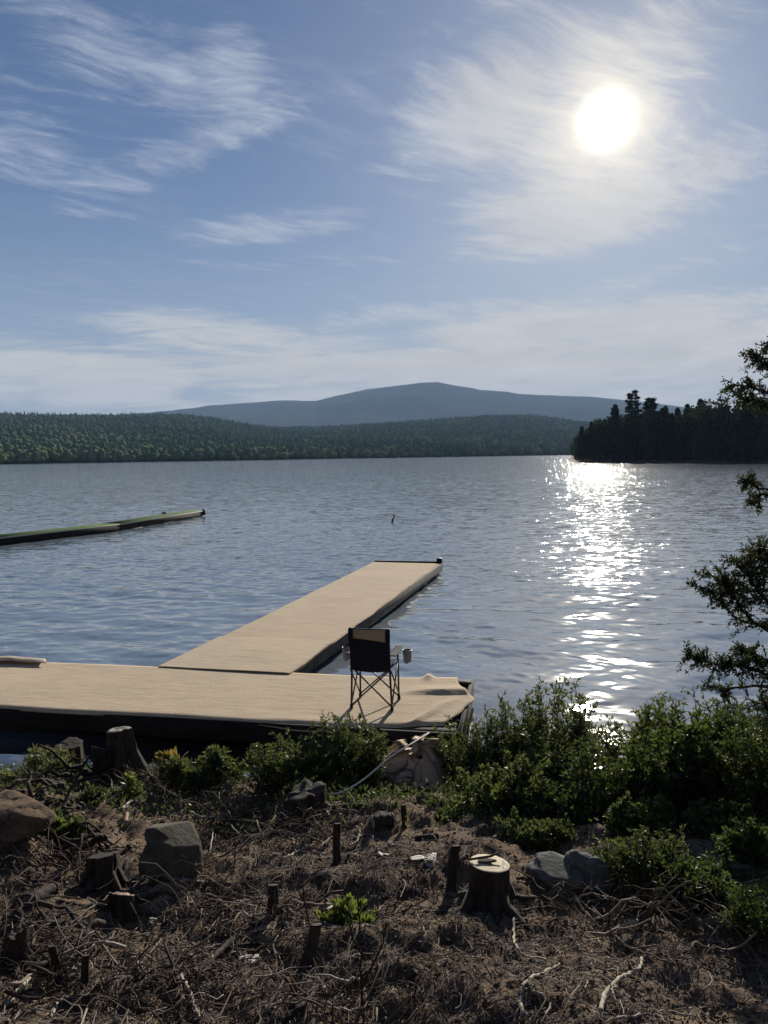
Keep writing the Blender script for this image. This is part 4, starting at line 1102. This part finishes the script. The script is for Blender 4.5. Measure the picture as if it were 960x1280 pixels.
# ------------------------------------------------------------------ shrubs
def shrub(name, label, base, H, Wd, seed, nst, per, L, mat, spread=.8, lw=.36, cat='bush', group=None, low=.18, depth=.7, lean=0.0):
    r_ = np.random.default_rng(seed); st, lf = MB(), MB()
    base = np.asarray(base, float); e = empty(name, base, label, cat, group)
    PP, DD, TT = [], [], []; dens_ = 1
    for k in range(nst):
        a = r_.uniform(0, 6.28); q = math.sqrt(r_.random())
        b = np.array([math.cos(a)*q*Wd*.34, math.sin(a)*q*Wd*.34*depth, -.04]); b[2] += float(ground_z(base[0]+b[0], base[1]+b[1])) - base[2]
        b[2] = max(b[2], -base[2]-.35)
        hh = H*r_.uniform(.50, 1.06)*(1 - .38*q*q)
        tp = np.array([math.cos(a)*q*Wd*.5 + r_.normal(0, .08)*Wd + lean*hh, (math.sin(a)*q*Wd*.5 + r_.normal(0, .08)*Wd)*depth, hh])
        n = 9; P = bend(b, tp, n, .05, r_); st.tube(P, np.linspace(.0065, .0018, n)*(.6+H*.5), 5, .5)
        ct = r_.normal(0, .10)
        nt_ = int(per)
        for j in range(nt_):
            t = low + (1-low)*((j + r_.random())/nt_); i = min(int(t*(n-1)), n-2); f = t*(n-1)-i
            o = P[i]*(1-f) + P[i+1]*f; an = r_.uniform(0, 6.28)
            tl = (.07+.20*H)*spread*r_.uniform(.4, 1.15)*(1.15-.6*t)
            d = np.array([math.cos(an), math.sin(an), r_.uniform(.25, 1.2)]); d /= np.linalg.norm(d)
            tip = o + d*tl
            if j % 2 == 0: st.tube([o, o + (tip-o)*.5 + [0, 0, .01], tip], [.0024, .0018, .001], 4, .5, False)
            m_ = r_.integers(9, 15); s = r_.uniform(.15, 1.05, m_)
            pts = o + d*tl*s[:, None]
            ld = d*.55 + r_.normal(0, .62, (m_, 3)) + [0, 0, .28]
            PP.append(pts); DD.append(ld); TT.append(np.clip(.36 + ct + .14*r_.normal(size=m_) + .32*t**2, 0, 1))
    P, D, T = np.concatenate(PP), np.concatenate(DD), np.concatenate(TT); n = len(P)
    ll = L*r_.uniform(.6, 1.25, n)
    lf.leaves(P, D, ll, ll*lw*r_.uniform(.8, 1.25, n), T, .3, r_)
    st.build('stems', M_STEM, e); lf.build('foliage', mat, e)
    return e
def bush(label, px, base_d, top_py, wpx, seed, nst, per=16, L=.042, mat=None, **kw):
    top = atd(px, top_py, base_d); b = np.array([top[0], base_d, max(float(ground_z(top[0], base_d)), -.05)])
    return shrub(kw.pop('name', 'shrub'), label, b, top[2]-b[2], wpx/FPX*base_d, seed, nst, per, L, mat or M_SHRUB, **kw)
bush('dense green bush in front of the camp chair', 434, 6.45, 897, 100, 1, 46, 14, .044, lw=.3)
bush('low bush left of the one in front of the camp chair', 362, 6.4, 918, 120, 2, 50, 13, .036)
bush('broad low bush under the white rope', 392, 6.25, 962, 130, 16, 48, 13, .036)
bush('bush right of the crumpled carpet scrap, below the dock end', 578, 6.65, 902, 90, 3, 40, 14, .034)
bush('small-leaved bush in front of the crumpled scrap', 602, 6.0, 968, 85, 4, 40, 14, .022, lw=.55)
bush('tall light green bush left of the sun glitter, bright top', 692, 6.5, 843, 105, 5, 46, 16, .050, spread=.65, lw=.30)
bush('bushy green clump between dock end and the tall light bush', 638, 6.7, 864, 84, 6, 34, 17, .036)
bush('thin bush with water sparkling through it', 755, 6.6, 880, 80, 7, 22, 14, .036)
bush('upright bush just right of the sun glitter', 828, 6.5, 856, 92, 8, 40, 15, .052, lw=.28)
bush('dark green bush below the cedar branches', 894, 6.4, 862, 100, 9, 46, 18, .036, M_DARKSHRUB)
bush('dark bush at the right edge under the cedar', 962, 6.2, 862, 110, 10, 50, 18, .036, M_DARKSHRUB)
bush('low front bush right of the pale stump', 645, 5.45, 955, 130, 11, 48, 11, .044, low=.08, lw=.55)
bush('front bush behind the low front one, left of the glitter', 690, 5.9, 908, 110, 42, 44, 15, .034, low=.08)
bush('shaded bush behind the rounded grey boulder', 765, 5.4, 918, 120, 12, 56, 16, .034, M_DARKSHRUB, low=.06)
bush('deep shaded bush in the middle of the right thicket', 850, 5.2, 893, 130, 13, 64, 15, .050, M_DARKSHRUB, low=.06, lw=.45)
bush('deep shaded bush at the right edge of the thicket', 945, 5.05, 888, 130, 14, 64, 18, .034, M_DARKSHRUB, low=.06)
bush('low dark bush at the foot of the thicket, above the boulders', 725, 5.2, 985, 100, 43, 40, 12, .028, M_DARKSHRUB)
bush('light leafy low bush between the scrap heap and the pale stump', 578, 5.45, 1006, 110, 46, 30, 12, .028)
bush('leafy plant clump on the bank beside the driftwood log', 272, 6.35, 938, 60, 15, 14, 10, .055)
bush('low green clump between the tallest stump and the driftwood log', 226, 6.2, 948, 50, 17, 10, 8, .06)
bush('cedar seedling with feathery green top in front of the thicket', 818, 4.05, 1030, 84, 18, 22, 15, .030, M_SHRUB, spread=.9)
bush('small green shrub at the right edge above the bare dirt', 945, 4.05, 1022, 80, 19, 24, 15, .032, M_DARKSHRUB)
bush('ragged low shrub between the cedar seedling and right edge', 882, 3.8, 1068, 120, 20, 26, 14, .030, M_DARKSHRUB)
bush('small shrub sprouting left of the grey boulders', 694, 4.85, 1030, 50, 21, 14, 12, .030)
bush('ragged green shrub in front of the rounded grey boulder', 768, 4.25, 1052, 60, 47, 12, 12, .028)
bush('low leafy shrub at the right edge, lowest in the picture', 948, 3.45, 1100, 80, 48, 16, 12, .028, M_DARKSHRUB)
bush('small leafy shrub between the ragged low shrub and the lone plant', 828, 3.75, 1128, 60, 49, 10, 10, .028)
bush('leafy shrub filling the gap below the thicket, above the cedar seedling', 800, 4.75, 1000, 90, 50, 26, 12, .040, M_SHRUB, lw=.5, low=.08)
bush('leafy shrub below the thicket at the right edge, beside the flat stone', 905, 4.6, 1008, 100, 51, 28, 12, .044, M_DARKSHRUB, lw=.45, low=.08)
bush('thin loose shrub between the pale stump and the sloping grey boulder', 655, 4.9, 1012, 60, 52, 12, 11, .036, M_SHRUB, lw=.4)
bush('little light green plant alone on the lower right dirt', 855, 3.45, 1190, 46, 22, 7, 9, .040, M_GRASS, name='small_plant', cat='plant')
bush('bright yellow-green sprig in the middle of the clearing', 424, 3.75, 1120, 52, 23, 6, 7, .050, M_BRIGHT, name='sapling_sprig', cat='plant', lw=.5)
bush('second yellow-green sprig lower beside the bare whip', 446, 3.65, 1150, 40, 24, 5, 7, .050, M_BRIGHT, name='sapling_sprig', cat='plant', lw=.5)
bush('drooping green fern-like plant left of the square boulder', 76, 4.95, 1022, 60, 25, 8, 8, .070, M_SHRUB, name='leafy_plant', cat='plant', lw=.4)
bush('reddish yellow leaf sprig right of the tallest stump', 214, 6.5, 928, 24, 26, 4, 7, .075, M_REDLEAF, name='leaf_sprig', cat='plant', lw=.55)
bush('yellow-green seedling at the foot of the tallest stump', 160, 6.0, 957, 20, 27, 3, 6, .055, M_BRIGHT, name='seedling', cat='plant', lw=.5)
bush('pale green grassy clump at the far left bank', 58, 6.7, 934, 60, 28, 16, 11, .055, M_GRASS, name='grass_clump', cat='plant', lw=.22)
bush('small pale plant left of the grassy clump, by the water', 18, 6.4, 962, 40, 29, 8, 9, .05, M_GRASS, name='small_plant', cat='plant')
bush('small leafy plant in front of the tallest stump', 122, 5.7, 984, 40, 30, 6, 8, .05, M_SHRUB, name='small_plant', cat='plant')
bush('pale dry weeds at the foot of the centre bush', 600, 5.35, 1012, 110, 31, 22, 9, .034, M_GRASS, name='weed_clump', cat='plant')
bush('pale weed clump under the broad low bush', 400, 5.5, 1016, 80, 32, 12, 8, .034, M_GRASS, name='weed_clump', cat='plant')
bush('slender weed stalk seen against the carpet, left of the chair', 406, 6.9, 878, 10, 33, 2, 5, .03, M_STEM, name='weed_stalk', cat='plant', low=.8)

def low_growth():
    r_ = np.random.default_rng(9); mb = MB(); n = 14000
    x = r_.uniform(-3.6, 3.8, n); y = r_.uniform(3.5, 7.1, n)
    dens = smooth((y-4.9 + .9*vnoise(x*.8, y*.8, 3) + .75*np.clip(x-.7, 0, 1.8))/1.4)*np.where(x < -.9, .75, 1.0)
    keep = (r_.random(n) < dens*(.35+.9*(vnoise(x*2.2, y*2.2, 8)+.5))) & (y < SHORE(x)+.05); x, y = x[keep], y[keep]; n = len(x)
    k = 4; x = np.repeat(x, k) + r_.normal(0, .02, n*k); y = np.repeat(y, k) + r_.normal(0, .02, n*k); n *= k
    P = np.stack([x, y, ground_z(x, y) + r_.uniform(0, .10, n)], 1); D = np.stack([r_.normal(0, .7, n), r_.normal(0, .7, n), r_.uniform(.3, 1.2, n)], 1)
    L = r_.uniform(.018, .045, n)
    mb.leaves(P, D, L, L*.42, np.clip(.42+.2*r_.normal(size=n), 0, 1), .3, r_)
    tag(mb.build('ground_cover', M_SHRUB), 'low leafy ground cover between the bushes on the bank', 'ground cover', kind='stuff')
low_growth()

# ------------------------------------------------------------------ cedar at the right edge
def cedar():
    r_ = np.random.default_rng(5)
    d0 = 5.1; bx = atd(1046, 900, d0)
    base = np.array([bx[0], d0+.1, float(ground_z(bx[0], d0+.1))])
    e = empty('cedar_tree', base, 'dark cedar at the right edge reaching its branches over the water', 'tree')
    tk = MB().tube(resample([base+[0, 0, -.1], base+[.03, 0, 1.0], base+[-.04, .05, 2.2], base+[.02, .05, 3.6], base+[0, 0, 5.2]], 24), np.linspace(.085, .015, 24), 9)
    tk.build('trunk', M_BARK, e, tuple(base), smooth_=True)
    limbs = [  # pixel path, distance, sprays, spread, spray from
        ([(1040, 800), (985, 770), (945, 735), (925, 700)], 5.0, 120, .10, .2),
        ([(1040, 760), (990, 730), (955, 700), (948, 688)], 5.2, 110, .10, .2),
        ([(1040, 830), (985, 800), (940, 775), (918, 745), (906, 722)], 4.9, 95, .09, .35),
        ([(1040, 790), (960, 782), (925, 775), (905, 757), (886, 738), (865, 732)], 5.05, 34, .025, .30),
        ([(1000, 740), (940, 738), (908, 734), (890, 720), (872, 716)], 5.15, 16, .02, .30),
        ([(1045, 870), (985, 850), (930, 833), (885, 828), (855, 815)], 4.9, 120, .055, .15),
        ([(1045, 850), (990, 838), (950, 822), (925, 808)], 5.1, 80, .06, .2),
        ([(1045, 880), (990, 862), (935, 858), (900, 862), (876, 850)], 5.0, 26, .02, .5),
        ([(1045, 610), (985, 608), (955, 612), (937, 602), (928, 598)], 5.05, 26, .035, .45),
        ([(1045, 640), (985, 625), (955, 618), (940, 628)], 5.0, 22, .03, .5),
        ([(1045, 520), (990, 500), (950, 488), (918, 480)], 5.1, 60, .05, .2),
        ([(1045, 500), (990, 470), (955, 455), (940, 442)], 5.0, 50, .05, .2),
        ([(1045, 560), (985, 520), (950, 505), (930, 497)], 5.2, 50, .05, .2),
        ([(1045, 460), (1000, 440), (965, 430)], 5.0, 40, .06, .2),
        ([(1045, 900), (985, 900), (950, 880)], 5.2, 90, .12, .1),
        ([(1045, 700), (1000, 690), (968, 676)], 5.3, 80, .10, .1),
        ([(1060, 620), (1010, 560), (985, 540)], 5.4, 60, .10, .1),
    ]
    for path, dd, ns, spread, f0 in limbs:
        W = [atd(q[0], q[1], dd + .06*math.sin(i*2.1+q[1])) for i, q in enumerate(path)]
        zt = W[0][2]; W[0] = np.array([base[0], base[1], W[0][2]])
        n = 24; P = resample(W, n); P += r_.normal(0, .004, P.shape)
        br = MB().tube(P, np.linspace(.016, .003, n), 6); lf = MB()
        PP, DD, TT = [], [], []
        for s in range(int(ns*.95)):
            t = f0 + (1-f0)*r_.random()**.8; i = min(int(t*(n-1)), n-2); o = P[i] + (P[i+1]-P[i])*(t*(n-1)-i)
            ax = P[min(i+1, n-1)]-P[i]; ax /= np.linalg.norm(ax)+1e-9
            d = ax*.6 + r_.normal(0, .7, 3); d[2] += .05; d /= np.linalg.norm(d)
            tl = spread*r_.uniform(.5, 1.5)+.03
            tip = o + d*tl; tip[2] -= .25*tl
            br.tube([o, (o+tip)/2+[0, 0, .006], tip], [.0034, .0026, .0014], 4, .5, False)
            m_ = 22; q = r_.uniform(.25, 1.1, m_); c = o + (tip-o)*q[:, None] + r_.normal(0, .007, (m_, 3))
            PP.append(c); DD.append(d*.6 + r_.normal(0, .7, (m_, 3))); TT.append(np.clip(.35+.16*r_.normal(size=m_), 0, 1))
        PP, DD, TT = np.concatenate(PP), np.concatenate(DD), np.concatenate(TT)
        L = r_.uniform(.014, .034, len(PP))
        lf.leaves(PP, DD, L, L*.42, TT, .3, r_)
        b_ = br.build('branch', M_BARK, e, tuple(base)); lf.build('foliage', M_CEDAR, b_, tuple(base))
cedar()

# ------------------------------------------------------------------ crumpled carpet scrap and rope
def scrap():
    c = atd(497, 955, 6.62); c[2] = max(float(ground_z(c[0], c[1])), 0)
    top = atd(505, 914, 6.62)[2]
    r_ = np.random.default_rng(23); hz = top - c[2]
    a, b = np.meshgrid(np.linspace(-1, 1, 110), np.linspace(-1, 1, 84), indexing='ij')
    z = .22 + .62*np.exp(-((a+.58)/.26)**2-((b-.1)/.6)**2) + .74*np.exp(-((a-.02)/.30)**2-((b-.25)/.5)**2) + .55*np.exp(-((a-.68)/.24)**2-((b+.05)/.6)**2) - .25*np.exp(-((a-.15)/.25)**2-((b+.55)/.4)**2) ; x = a*.44; y = b*.27
    for k in range(15):
        an = r_.uniform(0, math.pi); nx, ny = math.cos(an), math.sin(an); off = r_.uniform(-.8, .8); amp = r_.uniform(.10, .34); wd = r_.uniform(.16, .42)
        dd = a*nx + b*ny - off + .12*np.sin(3*(a*ny-b*nx)+k); loc = np.exp(-((a*ny - b*nx - r_.uniform(-.6, .6))/.75)**2)
        z = z + (1 if k % 3 else -1.1)*amp*np.clip(1-np.abs(dd)/wd, 0, 1)*loc
        x = x - .05*nx*np.sign(dd)*np.clip(1-np.abs(dd)/wd, 0, 1)*loc; y = y - .05*ny*np.sign(dd)*np.clip(1-np.abs(dd)/wd, 0, 1)*loc
    z = np.tanh(z*1.0)*hz*1.10; rim = np.maximum(np.abs(a), np.abs(b)); z = z - hz*.35*smooth((rim-.72)/.28)*(.5 + vnoise(a*2.6, b*2.6, 3))
    x = x*(1 + .25*vnoise(a*1.7, b*1.7, 41)); y = y*(1 + .3*vnoise(a*1.9+4, b*1.9, 42)) - .10*(z/hz - .5)
    P = np.stack([x, y, z], -1) + c; P[..., 2] = np.maximum(P[..., 2], ground_z(P[..., 0], P[..., 1]) + .012)
    o = MB().grid(P, .5, .008).build('carpet_scrap', M_SCRAP, None, tuple(c), smooth_=True)
    tag(o, 'crumpled heap of tan carpet scrap on the bank between bushes', 'carpet scrap')
    c2 = atd(607/1.16, 915, 7.1)
    pts = [on_ground(384, 1004) + [0, 0, .10], atd(420, 992, 5.72), atd(452, 976, 5.85), atd(486, 948, 6.05), atd(514, 930, 6.25), atd(536, 916, 6.8), dk(-.02, -1.73, .16)]
    mb = MB(); P = resample(pts, 70)
    for s in (0, 2.1, 4.2):
        t = np.linspace(0, 120, 70)+s; mb.tube(P + np.stack([np.cos(t)*.0025, np.sin(t)*.0015, np.sin(t)*.0025], 1), .0050, 5)
    k = on_ground(384, 1004) + [0, 0, .10]
    o = mb.build('rope', M_ROPE, None, tuple(k)); tag(o, 'white rope strung from the old stump to the near dock', 'rope')
    an = np.linspace(0, 4*math.pi, 40); kn = MB().tube(np.stack([k[0]+.03*np.cos(an), k[1]+.02*np.sin(an*1.3), k[2]+.02*np.sin(an)], 1), .007, 6)
    kn.build('knot', M_ROPE, o, tuple(k))
scrap()
